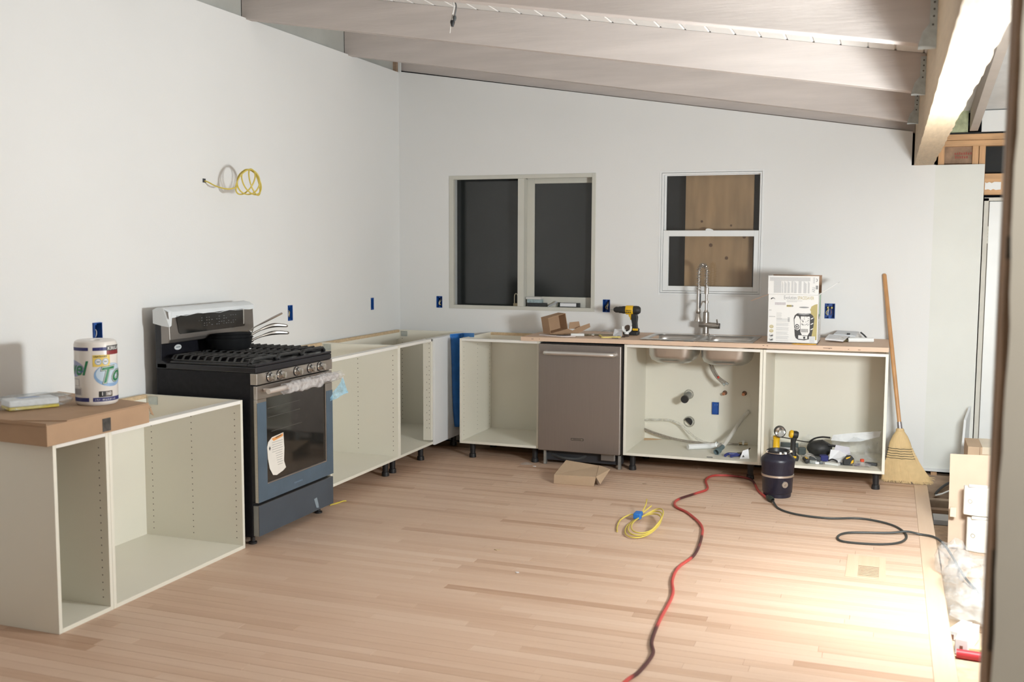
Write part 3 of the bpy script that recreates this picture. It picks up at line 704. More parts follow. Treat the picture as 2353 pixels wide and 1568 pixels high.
# oven door: steel frame with glass, blue film on the lower part
dz0, dz1 = .228, .828
wy0, wy1, wz0, wz1 = -2.952, -2.362, .317, .758
B((.652, ry0+.004, dz0), (.672, ry1-.004, dz1)).build('door_core', blackpl, rg)
dr = B((.672, ry0+.002, wz1), (.692, ry1-.002, dz1)).build('door', steel, rg, bevel=.003)
for a, b_ in (((.672, ry0+.002, dz0), (.692, wy0, wz1)), ((.672, wy1, dz0), (.692, ry1-.002, wz1)), ((.672, wy0, dz0), (.692, wy1, wz0))):
    B(a, b_).build('door_frame', steel, dr, bevel=.002)
B((.672, wy0, wz0), (.684, wy1, wz1)).build('door_glass', ovenglass, dr)
rackm = mat('oven_rack', (.20, .20, .19), .4, .8)
for zz, ya, yb in ((.70, -2.93, -2.62), (.652, -2.93, -2.62), (.575, -2.90, -2.60)):
    B((.6841, ya, zz), (.6845, yb, zz+.0025)).build('rack_line', rackm, dr)
for a, b_ in (((.692, ry0+.0015, dz0+.001), (.6935, wy0-.004, .742)), ((.692, wy1+.006, dz0+.001), (.6935, ry1-.0015, .715)), ((.692, wy0-.004, dz0+.001), (.6935, wy1+.006, wz0-.006))):
    B(a, b_).build('protective_film', bfilm, dr)
for k in range(6): B((.6936, -2.70+.014*k, .258), (.6939, -2.692+.014*k, .266)).build('film_mark', mat('film_mark', (.17, .25, .33), .4), dr)
B((.655, ry0+.004, .222), (.668, ry1-.004, .232)).build('door_gap', blackpl, rg)
d2 = B((.655, ry0+.004, .052), (.690, ry1-.002, .213)).build('drawer', mat('range_drawer_steel', (.3, .3, .3), .4, .9), rg, bevel=.004)
B((.690, ry0+.005, .054), (.6915, ry1-.003, .211)).build('protective_film', mat('drawer_film', (.058, .075, .096), .45, var=.08, scale=6, bump=.05, bscale=10), d2)
MB().prism([(-2.50, .125), (-2.47, .128), (-2.455, .09), (-2.45, .065), (-2.475, .07)], .0004, frame((.6917, 0, 0), (0, 1, 0), (0, 0, 1))).build('film_scuff', mat('film_scuff', (.26, .32, .37), .5), d2)
for yy, xx in ((ry0+.05, .62), (ry1-.05, .62), (ry0+.05, .14), (ry1-.05, .14)):
    MB().lathe([(.012, .05), (.012, .012), (.022, .010), (.022, .0005), (1e-5, .0005)], Matrix.Translation((xx, yy, 0)), 14).build('foot', blackpl, rg, smooth=True)
# handle wrapped in bubble plastic
hs = mat('oven_handle', (.78, .72, .68), .35, .6)
hd_ = MB(); hd_.tube([(.742, ry0+.03, .802), (.745, ry0+.10, .803), (.747, -2.66, .804), (.745, ry1-.10, .803), (.742, ry1-.03, .802)], .0135, 12); o = hd_.build('door_handle', hs, rg, smooth=True)
for yy in (ry0+.07, ry1-.07): B((.692, yy-.012, .793), (.740, yy+.012, .811)).build('handle_post', hs, o, bevel=.004)
bw = MB(); seg = 22; nr = 44
for i in range(nr+1):
    yy = ry0+.17+(.585)*i/nr
    for k in range(seg):
        a = 2*PI*k/seg; q = Vector((yy*14, math.cos(a)*1.6, math.sin(a)*1.6))
        r = .024+.010*noise.noise(q)+.004*noise.noise(q*2.7); sag = -.022 if math.sin(a) < -.2 and i < nr*.62 else 0
        bw.v.append(Vector((.746+r*math.cos(a), yy, .803+r*math.sin(a)+sag*(.5+.5*noise.noise(q*.7)))))
bw.f = [(i*seg+k, i*seg+(k+1) % seg, (i+1)*seg+(k+1) % seg, (i+1)*seg+k) for i in range(nr) for k in range(seg)]
bw.build('bubble_wrap', clear2, rg, smooth=True)
# loose corner of blue film
fl = crumple(10, 8, lambda u, v: (.694+.05*u*(1-v*.5), ry1-.03+.115*u, .66+.085*v*(.35+u*.65)+.03*u), .016, 4, 16)
fl.build('loose_film', bluefilm_t, rg, smooth=True)
# warning tag hanging on the glass
tg = MB(); pts = [(-2.945, .50), (-2.935, .525), (-2.90, .545), (-2.792, .553), (-2.785, .47), (-2.79, .40), (-2.772, .362), (-2.80, .35), (-2.86, .338), (-2.895, .345), (-2.925, .385), (-2.94, .44)]
T_ = frame((.686, 0, 0), (0, 1, 0), (0, 0, 1)); tg.prism(pts, .001, T_)
tgo = tg.build('warning_tag', mat('tag_paper', (.78, .74, .68), .7), rg)
MB().prism([(-2.905, .538), (-2.797, .549), (-2.796, .535), (-2.885, .523)], .0004, frame((.6871, 0, 0), (0, 1, 0), (0, 0, 1))).build('tag_stripe', mat('tag_orange', (.75, .33, .10), .6), tgo)
ink = mat('grey_ink', (.30, .29, .28), .8); dink = mat('dark_ink', (.05, .05, .05), .8)
for k in range(6): B((.6876, -2.865+.009*k, .535+.001*k), (.6879, -2.859+.009*k, .541+.001*k)).build('tag_mark', dink, tgo)
for k in range(11):
    zz = .515-.0125*k; ya = -2.90 if k < 5 else -2.89+.004*k
    B((.6871, ya, zz), (.6875, -2.80-.004*(k % 3), zz+.0022)).build('tag_text_line', ink, tgo)
MB().prism([(-2.93, .49), (-2.922, .502), (-2.914, .49), (-2.922, .478)], .0004, frame((.6871, 0, 0), (0, 1, 0), (0, 0, 1))).build('tag_symbol', dink, tgo)
# back guard with display
prof = [(.08, .893), (.08, 1.198), (.10, 1.208), (.14, 1.203), (.167, 1.185), (.172, 1.045), (.165, 1.028), (.118, 1.020), (.112, .94), (.15, .925), (.15, .893)]
bgm = mat('backguard_steel', (.30, .275, .255), .42, .85, var=.05, scale=6)
b = MB(); b.prism(prof, ry1-ry0, frame((0, ry0, 0), (1, 0, 0), (0, 0, 1)) @ Matrix.Diagonal((1, 1, -1, 1)))
b.build('back_guard', rblack, rg, bevel=.004)
b = MB(); pf = [(.118, 1.206), (.14, 1.204), (.168, 1.186), (.173, 1.046), (.166, 1.028), (.118, 1.022)]
b.prism(pf, ry1-ry0+.003, frame((0, ry0-.0015, 0), (1, 0, 0), (0, 0, 1)) @ Matrix.Diagonal((1, 1, -1, 1)))
cs = b.build('console', bgm, rg, bevel=.004)
dsp = MB(); dp = [(-2.985, 1.168), (-2.395, 1.172), (-2.375, 1.078), (-2.385, 1.072), (-2.955, 1.070), (-2.967, 1.078)]
dsp.prism(dp, .003, frame((.1712, 0, 0), (0, 1, 0), (0, 0, 1)))
ds = dsp.build('display', mat('display_glass', (.014, .014, .013), .12, spec=.6), cs)
sym = mat('display_print', (.12, .12, .12), .5); rq = random.Random(2)
for yy in [-2.80+.022*k for k in range(16)]:
    for zz in (1.10, 1.112, 1.128, 1.142):
        if rq.random() < .62: B((.1743, yy, zz), (.1747, yy+rq.uniform(.006, .013), zz+.004)).build('display_mark', sym, ds)
B((.173, -2.392, 1.085), (.1755, -2.383, 1.172)).build('display_edge_glint', mat('glint_metal', (.75, .74, .72), .3, .8), cs)  # bright strip paints a glint along the display's edge
MB().lathe([(1e-5, 0), (.030, 0), (.028, .003), (1e-5, .0035)], frame((.115, -2.905, .995), (0, 1, 0), (0, 0, 1)) @ Matrix.Diagonal((1, .52, 1, 1)), 22).build('oval_badge', mat('badge_white', (.72, .74, .74), .4), rg)
for k in range(6): B((.1186, -2.922+.006*k, .993), (.1191, -2.918+.006*k, .998)).build('badge_mark', mat('badge_ink', (.1, .14, .18), .5), rg)
# white protective foam sheet folded over the top of the guard
wf = mat('foam_sheet', (.74, .77, .79), .6, var=.03)
b = MB(); ys_ = [ry0-.006+(ry1-ry0+.012)*k/16 for k in range(17)]; rq = random.Random(9)
low = [1.168-.012*noise.noise(Vector((k*.5, 2, 0)))-(.0 if k > 1 else .01) for k in range(17)]
pr = lambda k: [(.076, 1.185), (.078, 1.203), (.10, 1.2125), (.141, 1.2075), (.1705, 1.190), (.1745, low[k])]
for k, yy in enumerate(ys_): b.v += [Vector((p[0], yy, p[1])) for p in pr(k)]
b.f = [(k*6+i, k*6+i+1, (k+1)*6+i+1, (k+1)*6+i) for k in range(16) for i in range(5)]
o = b.build('foam_sheet', wf, rg, smooth=True)
MB().add([(.074, ry0-.007, 1.13), (.13, ry0-.007, 1.118), (.176, ry0-.005, 1.112), (.1765, ry0+.012, 1.12), (.1765, ry0+.02, 1.192), (.141, ry0-.007, 1.209), (.10, ry0-.007, 1.213), (.074, ry0-.007, 1.20)], [(0, 1, 2, 5, 6, 7), (2, 3, 4, 5)]).build('foam_fold', wf, o, solid=.0015)
MB().add([(.10, ry1+.007, 1.213), (.141, ry1+.007, 1.207), (.165, ry1+.012, 1.185), (.15, ry1+.014, 1.12), (.12, ry1+.010, 1.14)], [(0, 1, 2, 3, 4)]).build('foam_fold', clear2, o, solid=.001)
# burners and grates
for bx_, by_ in ((.27, -2.85), (.53, -2.85), (.40, -2.66), (.27, -2.47), (.53, -2.47)):
    o = MB().lathe([(.055, .9255), (.055, .932), (.042, .934), (.042, .941), (.035, .944), (1e-5, .945)], Matrix.Translation((bx_, by_, 0)), 20).build('burner', castiron, rg, smooth=True)
for gy0, gy1 in ((-3.025, -2.79), (-2.78, -2.545), (-2.535, -2.30)):
    b = MB(); zt = .962
    for k in range(11):
        xx = .19+.045*k
        b.tube([(xx, gy0, .940), (xx, gy0+.02, zt), (xx, gy1-.02, zt), (xx, gy1, .940)], .0062, 6)
    for yy in (gy0, gy1): b.tube([(.185, yy, .9405), (.645, yy, .9405)], .006, 6)
    for xx in (.172, .652): b.tube([(xx, gy0, .9415), (xx, gy0+.02, zt-.003), (xx, gy1-.02, zt-.003), (xx, gy1, .9415)], .008, 6)
    b.tube([(.172, (gy0+gy1)/2, zt), (.652, (gy0+gy1)/2, zt)], .0062, 6)
    b.build('grate', castiron, rg, smooth=True)
# ------------------------------------------------------------------ three nested frying pans
panm = mat('pan_anodised', (.022, .023, .025), .36, .4, var=.2, scale=20); pani = mat('pan_nonstick', (.03, .028, .026), .55, var=.15, scale=20)
hst = mat('pan_handle_steel', (.42, .40, .38), .25, 1.)
def pan(c, r, h, tilt, az, label, hdl, kr=1.):
    T = Matrix.Translation(c) @ Matrix.Rotation(tilt, 4, Vector((math.cos(az), math.sin(az), 0)))
    t = thing('frying_pan', c, label, 'pan', 'nested frying pans')
    MB().lathe([(1e-5, 0), (r*.80, 0), (r*.88, .008), (r, h), (r+.003, h+.001), (r-.001, h-.001), (r*.86, .010), (r*.78, .004), (1e-5, .004)], T, 40).build('pan_body', panm, t, smooth=True)
    p = [Vector(q) for q in hdl]; sp = spline(p, 8); n = len(sp)
    rs = [.0065+.0065*math.sin(PI*min(1, max(0, (i/(n-1)-.35)/.65)))**.8 for i in range(n)]; rs[-1] = .004; rs = [q*kr for q in rs]
    o = MB().tube(sp, rs, 8).build('handle', hst, t, smooth=True)
    MB().sphere(p[0], .011).build('rivet', hst, o, smooth=True)
c0 = Vector((.25, -2.635, .9685)); hdv = Vector((.64, .77, 0))
def hl_(base, rise): return [base, base+hdv*.035+Vector((0, 0, .018*rise)), base+hdv*.10+Vector((0, 0, .040*rise)), base+hdv*.15+Vector((0, 0, .046*rise)), base+hdv*.215+Vector((0, 0, .040*rise))]
pan(c0, .128, .062, 0, 0, 'deep black frying pan at the bottom of the stack on the range', hl_(c0+hdv*.124+Vector((0, 0, .038)), .85))
pan(c0+Vector((.002, .006, .022)), .122, .048, math.radians(-5), .88, 'middle black frying pan nested in the stack on the range', hl_(c0+hdv*.118+Vector((0, 0, .066)), 1.15))
b3 = c0+hdv*.118+Vector((0, 0, .088))
pan(c0+Vector((.004, .010, .038)), .118, .042, math.radians(-9), .88, 'topmost frying pan of the stack, thin handle pointing up', [b3, b3+hdv*.02+Vector((0, 0, .022)), b3+hdv*.09+Vector((0, 0, .055)), b3+hdv*.17+Vector((0, 0, .092)), b3+hdv*.185+Vector((0, 0, .098))], .5)
# ------------------------------------------------------------------ blue outlet boxes set in the drywall
wires_y = mat('wire_yellow', (.70, .58, .18), .5); wires_w = mat('wire_white', (.72, .70, .66), .5); copper = mat('copper', (.55, .27, .16), .4, .8, var=.15, scale=50)
def outlet(O, ux, nrm, w, h, label, kind, depth=.06, proud=.001):
    """O centre on wall, ux across, nrm into the room"""
    T = frame(O, ux, (0, 0, 1)); nl = T.to_3x3().col[2].dot(Vector(nrm)); s = 1 if nl > 0 else -1
    T = T @ Matrix.Diagonal((1, 1, s, 1))           # local z now points into the room
    t = thing('outlet_box', O, label, 'outlet box', 'blue outlet boxes')
    q = .003
    for a, b_ in (((-w/2, -h/2), (-w/2+q, h/2)), ((w/2-q, -h/2), (w/2, h/2)), ((-w/2+q, -h/2), (w/2-q, -h/2+q)), ((-w/2+q, h/2-q), (w/2-q, h/2))):
        MB().box((*a, -depth), (*b_, proud), T).build('box_wall', blue_box, t)
    MB().box((-w/2, -h/2, -depth-.002), (w/2, h/2, -depth), T).build('box_back', blue_box, t)
    for sx, sy in ((0, h/2-.008), (0, -h/2+.008)): MB().box((sx-.006, sy-.005, -.012), (sx+.006, sy+.005, -.004), T).build('screw_boss', blue_box, t)
    rq = random.Random(label)
    if kind:
        for k in range(2 if kind < 3 else 3):
            x_ = rq.uniform(-.3, .3)*w; pts = [T @ Vector((x_, h*.3, -depth)), T @ Vector((x_+.006, h*.1, -.02)), T @ Vector((x_-.006+.008*k, -h*.12, -.012)), T @ Vector((x_+.004, -h*.28, -.02))]
            MB().tube(spline(pts, 5), .0026, 6).build('wire', (wires_y, wires_w, copper)[k % 3], t, smooth=True)
    if kind == 3:
        for k in (-1, 1): MB().lathe([(.0075, 0), (.0055, .018), (1e-5, .019)], T @ Matrix.Translation((k*.013, h*.22, -.016)), 10).build('wire_nut', wires_y, t, smooth=True)
    return t
outlet((0, -3.372, 1.1075), (0, 1, 0), (1, 0, 0), .053, .094, 'blue outlet box on left wall just above the paper towel roll', 1, proud=.012)
outlet((0, -1.6135, 1.097), (0, 1, 0), (1, 0, 0), .057, .100, 'blue outlet box on left wall right of the pan handles', 2)
outlet((0, -.471, 1.098), (0, 1, 0), (1, 0, 0), .046, .090, 'narrow blue outlet box on left wall near the corner', 0)
outlet((.344, 0, 1.097), (1, 0, 0), (0, -1, 0), .050, .090, 'blue outlet box on sink wall left of the two-pane window', 2)
outlet((1.70, 0, 1.0975), (1, 0, 0), (0, -1, 0), .054, .093, 'blue outlet box between two-pane window and cordless drill', 2)
outlet((3.2905, 0, 1.0995), (1, 0, 0), (0, -1, 0), .067, .103, 'wide blue outlet box right of the disposer carton, yellow wire nuts', 3)
outlet((2.528, -.0370, .3815), (1, 0, 0), (0, -1, 0), .048, .088, 'blue outlet box inside the sink cabinet', 1, depth=.001, proud=.008)
dg = mat('torn_gypsum', (.62, .52, .42), .9)
# ------------------------------------------------------------------ cable coils
wc = thing('cable_coil', (.0, -2.49, 1.90), 'yellow electrical cable coming out of left wall, looped into a coil', 'cable')
b = MB(); b.tube(spline([(-.02, -2.49, 1.900), (.02, -2.49, 1.895), (.07, -2.47, 1.868), (.12, -2.43, 1.855), (.16, -2.40, 1.868)], 6), .0042, 6)
for k in range(4):
    c_ = Vector((.17+.012*k, -2.335+.012*k, 1.900)); tl = 1.05-.11*k; pts = []
    for i in range(14):
        a = 2*PI*i/14; p = Vector((0, .058*math.cos(a)*(1+.1*k), .076*math.sin(a))); p = Matrix.Rotation(-.55-.12*k, 3, 'X') @ p; p.x = .03*math.sin(a+k)
        pts.append(c_+p)
    b.tube(spline(pts, 4, True), .0042, 6, closed=True)
b.build('cable', ywire, wc, smooth=True)
b = MB(); b.box((-.002, -2.503, 1.890), (.006, -2.482, 1.912)); b.build('staple', dkgrey, wc)
fcoil = thing('cable_coil', (2.43, -1.95, 0), 'loose yellow cable loop with blue tape on the floor', 'cable')
b = MB()
for k in range(3):
    c_ = Vector((2.448+.008*k, -1.985+.015*k, .010+.006*k)); pts = []
    for i in range(16):
        a = 2*PI*i/16; pts.append(c_+Vector((.085*math.cos(a)*(1-.05*k), .235*math.sin(a)*(1-.06*k), (.018+.012*k)*max(0, math.sin(a+.9)))))
    b.tube(spline(pts, 4, True), .0040, 6, closed=True)
b.tube(spline([(2.375, -1.86, .03), (2.34, -1.83, .028), (2.30, -1.90, .012), (2.312, -2.03, .006), (2.335, -2.12, .005)], 6), .004, 6)
b.tube(spline([(2.39, -1.83, .03), (2.41, -1.76, .04), (2.43, -1.70, .055)], 6), .004, 6); b.tube(spline([(2.40, -1.83, .035), (2.40, -1.72, .06), (2.385, -1.62, .07)], 6), .004, 6)
b.build('cable', ywire, fcoil, smooth=True)
MB().box((2.362, -1.87, .012), (2.405, -1.80, .046)).build('tape_band', blue_tape, fcoil, bevel=.006)
# ------------------------------------------------------------------ extension cords
def cord(name, pts, r, m, label, z=None):
    P_ = [(p[0], p[1], (p[2] if len(p) > 2 else r+.0005)) for p in pts]
    t = thing(name, P_[0], label, 'cord'); MB().tube(spline(P_, 8), r, 7).build('cord', m, t, smooth=True); return t
redm = bpy.data.materials.new('red_shaded_cord'); redm.use_nodes = True; MATS['red_shaded_cord'] = redm
nt = redm.node_tree; bs = nt.nodes['Principled BSDF']; bs.inputs['Roughness'].default_value = .45
ge = nt.nodes.new('ShaderNodeNewGeometry'); nz = nt.nodes.new('ShaderNodeTexNoise'); nz.inputs['Scale'].default_value = 2.6; nz.inputs['Detail'].default_value = 1
nt.links.new(ge.outputs['Position'], nz.inputs['Vector']); cr = nt.nodes.new('ShaderNodeValToRGB'); nt.links.new(nz.outputs['Fac'], cr.inputs[0])
cr.color_ramp.elements[0].color = (.075, .02, .02, 1); cr.color_ramp.elements[0].position = .40; cr.color_ramp.elements[1].color = (.50, .065, .055, 1); cr.color_ramp.elements[1].position = .46  # dark patches put the red cord's shaded stretches into its colour
nt.links.new(cr.outputs[0], bs.inputs['Base Color'])
rc = cord('extension_cord', [(2.80, -4.6), (2.80, -4.25), (2.841, -3.992), (2.867, -3.89), (2.877, -3.717), (2.846, -3.591), (2.829, -3.371), (2.817, -3.037), (2.776, -2.831), (2.767, -2.627), (2.803, -2.389), (2.778, -2.041), (2.735, -1.828), (2.621, -1.602), (2.526, -1.478), (2.508, -1.316), (2.585, -1.109), (2.63, -.969), (2.581, -.727), (2.605, -.575), (2.715, -.535), (2.855, -.60), (2.94, -.90), (3.02, -1.10)], .0075, redm, 'red extension cord with painted shade patches snaking across the floor to the disposer')
MB().lathe([(.010, 0), (.017, .01), (.019, .05), (.015, .075), (.009, .085)], along((3.017, -1.09, .019), (3.055, -1.165, .019)), 12).build('plug_socket', mat('dark_plug', (.02, .028, .022), .5), rc, smooth=True)
bc = cord('extension_cord', [(3.056, -1.164, .015), (3.106, -1.31), (3.213, -1.407), (3.383, -1.434), (3.569, -1.373), (3.731, -1.458), (3.80, -1.635), (3.773, -1.793), (3.666, -1.876), (3.495, -1.89), (3.459, -1.809), (3.51, -1.709, .008), (3.708, -1.652, .012), (3.80, -1.625, .021), (3.87, -1.605, .008), (3.94, -1.64, .009), (3.985, -1.74, .0), (4.03, -1.90, -.038), (4.07, -2.05, -.075), (4.12, -2.20, -.092)], .0062, mat('black_cord', (.035, .038, .036), .5), 'thin dark grey cord looped on the floor and running off its edge')
# ------------------------------------------------------------------ cardboard carton, paper towels and packet on the near cabinets
cbx = thing('flat_carton', (.34, -4.08, .764), 'flat brown cardboard carton lying on the near left cabinets', 'box')
zb, zt = .7635, .851
A_, B2, C_, D_ = (.657, -4.385), (.650, -3.792), (.025, -3.66), (.025, -4.33)
b = MB(); b.prism([A_, B2, C_, D_][::1], zt-zb-.004, Matrix.Translation((0, 0, zb))); b.build('carton_body', kraft, cbx, bevel=.003)
def quad3(pts, th, nm, m_, par): return MB().prism(pts, th, Matrix.Translation((0, 0, zt-.0035))).build(nm, m_, par)
lid = quad3([(.657, -4.28), B2, C_, D_, (.40, -4.372)], .0035, 'lid', kraft, cbx)
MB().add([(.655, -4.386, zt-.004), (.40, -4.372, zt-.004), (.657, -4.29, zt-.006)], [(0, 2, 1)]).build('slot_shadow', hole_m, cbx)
MB().add([(.658, -4.387, zt-.008), (.658, -4.387, zt+.004), (.30, -4.37, zt+.006), (.30, -4.37, zt-.008)], [(0, 1, 2, 3)]).build('side_flap', kraft, cbx, solid=.003)
MB().prism([(.028, -3.79), (.03, -3.68), (.14, -3.70), (.15, -3.80)], .0004, Matrix.Translation((0, 0, zt+.0002))).build('shipping_label', mat('label_paper', (.66, .62, .56), .7), cbx)
MB().prism([(.050, -3.775), (.05, -3.70), (.122, -3.713), (.13, -3.785)], .0003, Matrix.Translation((0, 0, zt+.0006))).build('label_print', mat('label_grey', (.33, .31, .28), .8, var=.3, scale=200), cbx)
B((.648, -4.083, .771), (.6545, -4.035, .825)).build('window_cutout', mat('cutout_inside', (.06, .055, .05), .5, var=.5, scale=40), cbx)
MB().add([(.64, -3.79, zt-.002), (.655, -3.785, zt-.05), (.652, -3.765, zt-.06), (.63, -3.76, zt-.02)], [(0, 1, 2, 3)]).build('torn_flap', kraft, cbx, solid=.002)
tr = thing('paper_towel_roll', (.452, -3.885, .852), 'jumbo paper towel roll in printed wrap standing on the carton', 'paper towels')
tx, ty, tR, tz0, tz1 = .452, -3.885, .0875, .852, 1.130
twm = mat('towel_wrap', (.76, .71, .66), .35, var=.02, coat=.3)
MB().lathe([(.020, tz0+.002), (.078, tz0+.0005), (tR-.003, tz0+.006), (tR, tz0+.014), (tR, tz1-.018), (tR-.004, tz1-.006), (.074, tz1), (.022, tz1-.002), (.020, tz1-.03), (1e-5, tz1-.03)], Matrix.Translation((tx, ty, 0)), 48).build('wrapped_roll', twm, tr, smooth=True)
# front azimuth points to the camera; s = arc length to the right
az0 = math.atan2(CAM.y-ty, CAM.x-tx)
def cylp(s, z, e=.0006): a = az0+s/tR; return Vector((tx+(tR+e)*math.cos(a), ty+(tR+e)*math.sin(a), z))
def strip(s0, s1, z0, z1, m_, nm, e=.0005, fz=None, n=10):
    b = MB()
    for k in range(n+1):
        s = s0+(s1-s0)*k/n; b.v += [cylp(s, z0, e), cylp(s, z1, e)]
    b.f = [(2*k, 2*k+2, 2*k+3, 2*k+1) for k in range(n)]; return b.build(nm, m_, tr)
navy = mat('wrap_navy', (.022, .025, .14), .4); wgreen = mat('wrap_green', (.015, .19, .075), .4); wyel = mat('wrap_yellow', (.75, .55, .13), .4); wblu = mat('wrap_sky_blue', (.25, .40, .62), .4)
wblk = mat('wrap_black', (.02, .02, .02), .4); wred = mat('wrap_maroon', (.22, .02, .025), .4); wwht = mat('wrap_white', (.78, .76, .74), .4)
for s0, s1 in ((-.125, -.030), (-.012, .125)):
    strip(s0, s1, 1.088, 1.102, navy, 'navy_band')
for s0, s1 in ((-.125, -.032), (-.016, .125)):
    strip(s0, s1, .870, .887, navy, 'navy_band')
strip(.046, .135, 1.086, 1.108, wblk, 'name_band', .0009); strip(.046, .135, 1.069, 1.086, wred, 'name_band', .0009)
text_mesh('KIRKLAND', .021, lambda u, v: cylp(.050+u, 1.0895+v, .0013), 'lettering', wwht, tr, cut=.004, bold=.0003)
strip(-.013, .060, 1.020, 1.070, wyel, 'yellow_panel', .0008)
text_mesh('CREATE-A-SIZE', .0095, lambda u, v: cylp(-.010+u, 1.060+v, .0013), 'lettering', wblk, tr, cut=.004, shear=.3, bold=.0002, xs=.86)
def disc(s, z, rs, rz_, m_, nm, e, n=20):
    b = MB()
    for k in range(n+1):
        c_ = -math.cos(PI*k/n); h_ = math.sqrt(max(0, 1-c_*c_))+1e-4; b.v += [cylp(s+rs*c_, z-rz_*h_, e), cylp(s+rs*c_, z+rz_*h_, e)]
    b.f = [(2*k, 2*k+2, 2*k+3, 2*k+1) for k in range(n)]; return b.build(nm, m_, tr)
for s in (.009, .039):
    disc(s, 1.041, .0135, .0135, wblu, 'picture_ring', .0011); disc(s, 1.041, .010, .0105, wwht, 'picture_disc', .0014)
    strip(s-.007, s+.007, 1.037, 1.045, mat('wrap_grey', (.35, .38, .42), .5), 'picture_towel', .0017)
disc(.068, .982, .078, .050, wblu, 'brand_oval', .0006)
disc(.068, .988, .070, .042, mat('wrap_pale_blue', (.52, .62, .72), .4), 'brand_oval', .0008)
text_mesh('Towel', .094, lambda u, v: cylp(.006+u, .948+v+.08*u, .0011), 'lettering', mat('wrap_dark_green', (.008, .07, .035), .4), tr, cut=.004, shear=.28, bold=.0058)
text_mesh('Towel', .094, lambda u, v: cylp(.006+u, .948+v+.08*u, .0018), 'lettering', wwht, tr, cut=.004, shear=.28, bold=.0036)
text_mesh('Towel', .094, lambda u, v: cylp(.006+u, .948+v+.08*u, .0026), 'lettering', wgreen, tr, cut=.004, shear=.28, bold=.0014)
disc(-.125, 1.01, .075, .036, mat('wrap_lilac', (.33, .35, .52), .4), 'brand_oval', .0006)
text_mesh('Towel', .085, lambda u, v: cylp(-.262+u, .985+v, .0012), 'lettering', wgreen, tr, cut=.004, shear=.28, bold=.0015)
disc(-.066, 1.002, .011, .006, mat('wrap_mid_blue', (.06, .12, .32), .4), 'print_spot', .0008)
strip(.008, .068, .889, .914, wblk, 'count_panel', .0008); strip(.036, .068, .891, .912, mat('wrap_brown', (.11, .075, .05), .4), 'count_panel', .001)
text_mesh('1', .020, lambda u, v: cylp(.017+u, .896+v, .0013), 'lettering', wwht, tr, cut=.004, bold=.0005); text_mesh('160', .020, lambda u, v: cylp(.037+u, .896+v, .0013), 'lettering', wwht, tr, cut=.004, bold=.0005, xs=.85)

text_mesh('2 PLY - 88 sq ft (8.1 m2)', .0095, lambda u, v: cylp(-.010+u, .8745+v, .0009), 'lettering', wwht, tr, cut=.004, shear=.1)
strip(-.125, -.078, .935, .968, mat('wrap_grey2', (.50, .47, .46), .4), 'info_box', .0006); strip(-.12, -.082, .939, .964, twm, 'info_box', .0008)
strip(-.125, -.064, .895, .930, mat('wrap_greyc', (.56, .52, .50), .4), 'barcode_panel', .0006)
for k in range(11): strip(-.121+.0048*k, -.121+.0048*k+.0022, .899, .924, mat('wrap_barcode', (.12, .11, .13), .5), 'barcode_bar', .0009, n=1)
# sponge packet
sp = thing('sponge_packet', (.30, -4.06, .8525), 'clear plastic packet with white and yellow sponges on the carton', 'packet')
Rr = Rz(math.radians(62)); Ts = Matrix.Translation((.285, -4.09, .8525)) @ Rr
MB().box((-.10, -.055, .001), (.10, .055, .014), Ts).build('yellow_sponge', mat('sponge_yellow', (.72, .58, .10), .8, var=.1, scale=60), sp, bevel=.004)
MB().box((-.10, -.055, .0145), (.10, .055, .042), Ts).build('white_sponge', mat('sponge_white', (.80, .81, .82), .6), sp, bevel=.006)
MB().prism([(-.09, .0), (-.01, .0), (-.02, .03), (-.10, .035)], .0005, Ts @ Matrix.Translation((.05, 0, .0425))).build('blue_print', mat('packet_blue', (.25, .35, .58), .4), sp)
blob((0, 0, 0), 1, (.175, .085, .034), .30, 3, 14, 28, 14, Matrix.Identity(4)).build('x', clear) if False else None
b = blob((0, 0, 0), 1, (.185, .092, .030), .28, 3, 14, 30, 14); b.v = [Ts @ Vector((p.x-.015, p.y, max(.0006, p.z+.0275))) for p in b.v]
b.build('plastic_bag', clear, sp, smooth=True)
# ------------------------------------------------------------------ blue tape hanging at the corner gap
bt = thing('painters_tape_strip', (.66, -.42, .2), 'long blue masking strip hanging in the gap beside the corner cabinet', 'tape')
b = MB(); n = 16
for k in range(n+1):
    f_ = k/n; z = .885-.70*f_; wd = .115*(1-f_**2.2*.9); cxo = .655+.0*f_
    for i in range(5):
        u = i/4; b.v.append(Vector((.643+.012*math.sin(u*PI)+.05*u*(1-.3*f_), -.470+.085*f_*f_+(wd)*u+.012*math.sin(f_*5), z)))
b.f = [(k*5+i, k*5+i+1, (k+1)*5+i+1, (k+1)*5+i) for k in range(n) for i in range(4)]
b.build('tape_strip', blue_tape, bt, smooth=True, solid=.001)
MB().add([(.641, -.475, .889), (.70, -.36, .891), (.872, -.57, .912), (.872, -.57, .882), (.70, -.36, .86), (.641, -.475, .865)], [(0, 1, 4, 5), (1, 2, 3, 4)]).build('tape_tail', mat('blue_tape_light', (.07, .27, .66), .5), bt, solid=.0008)
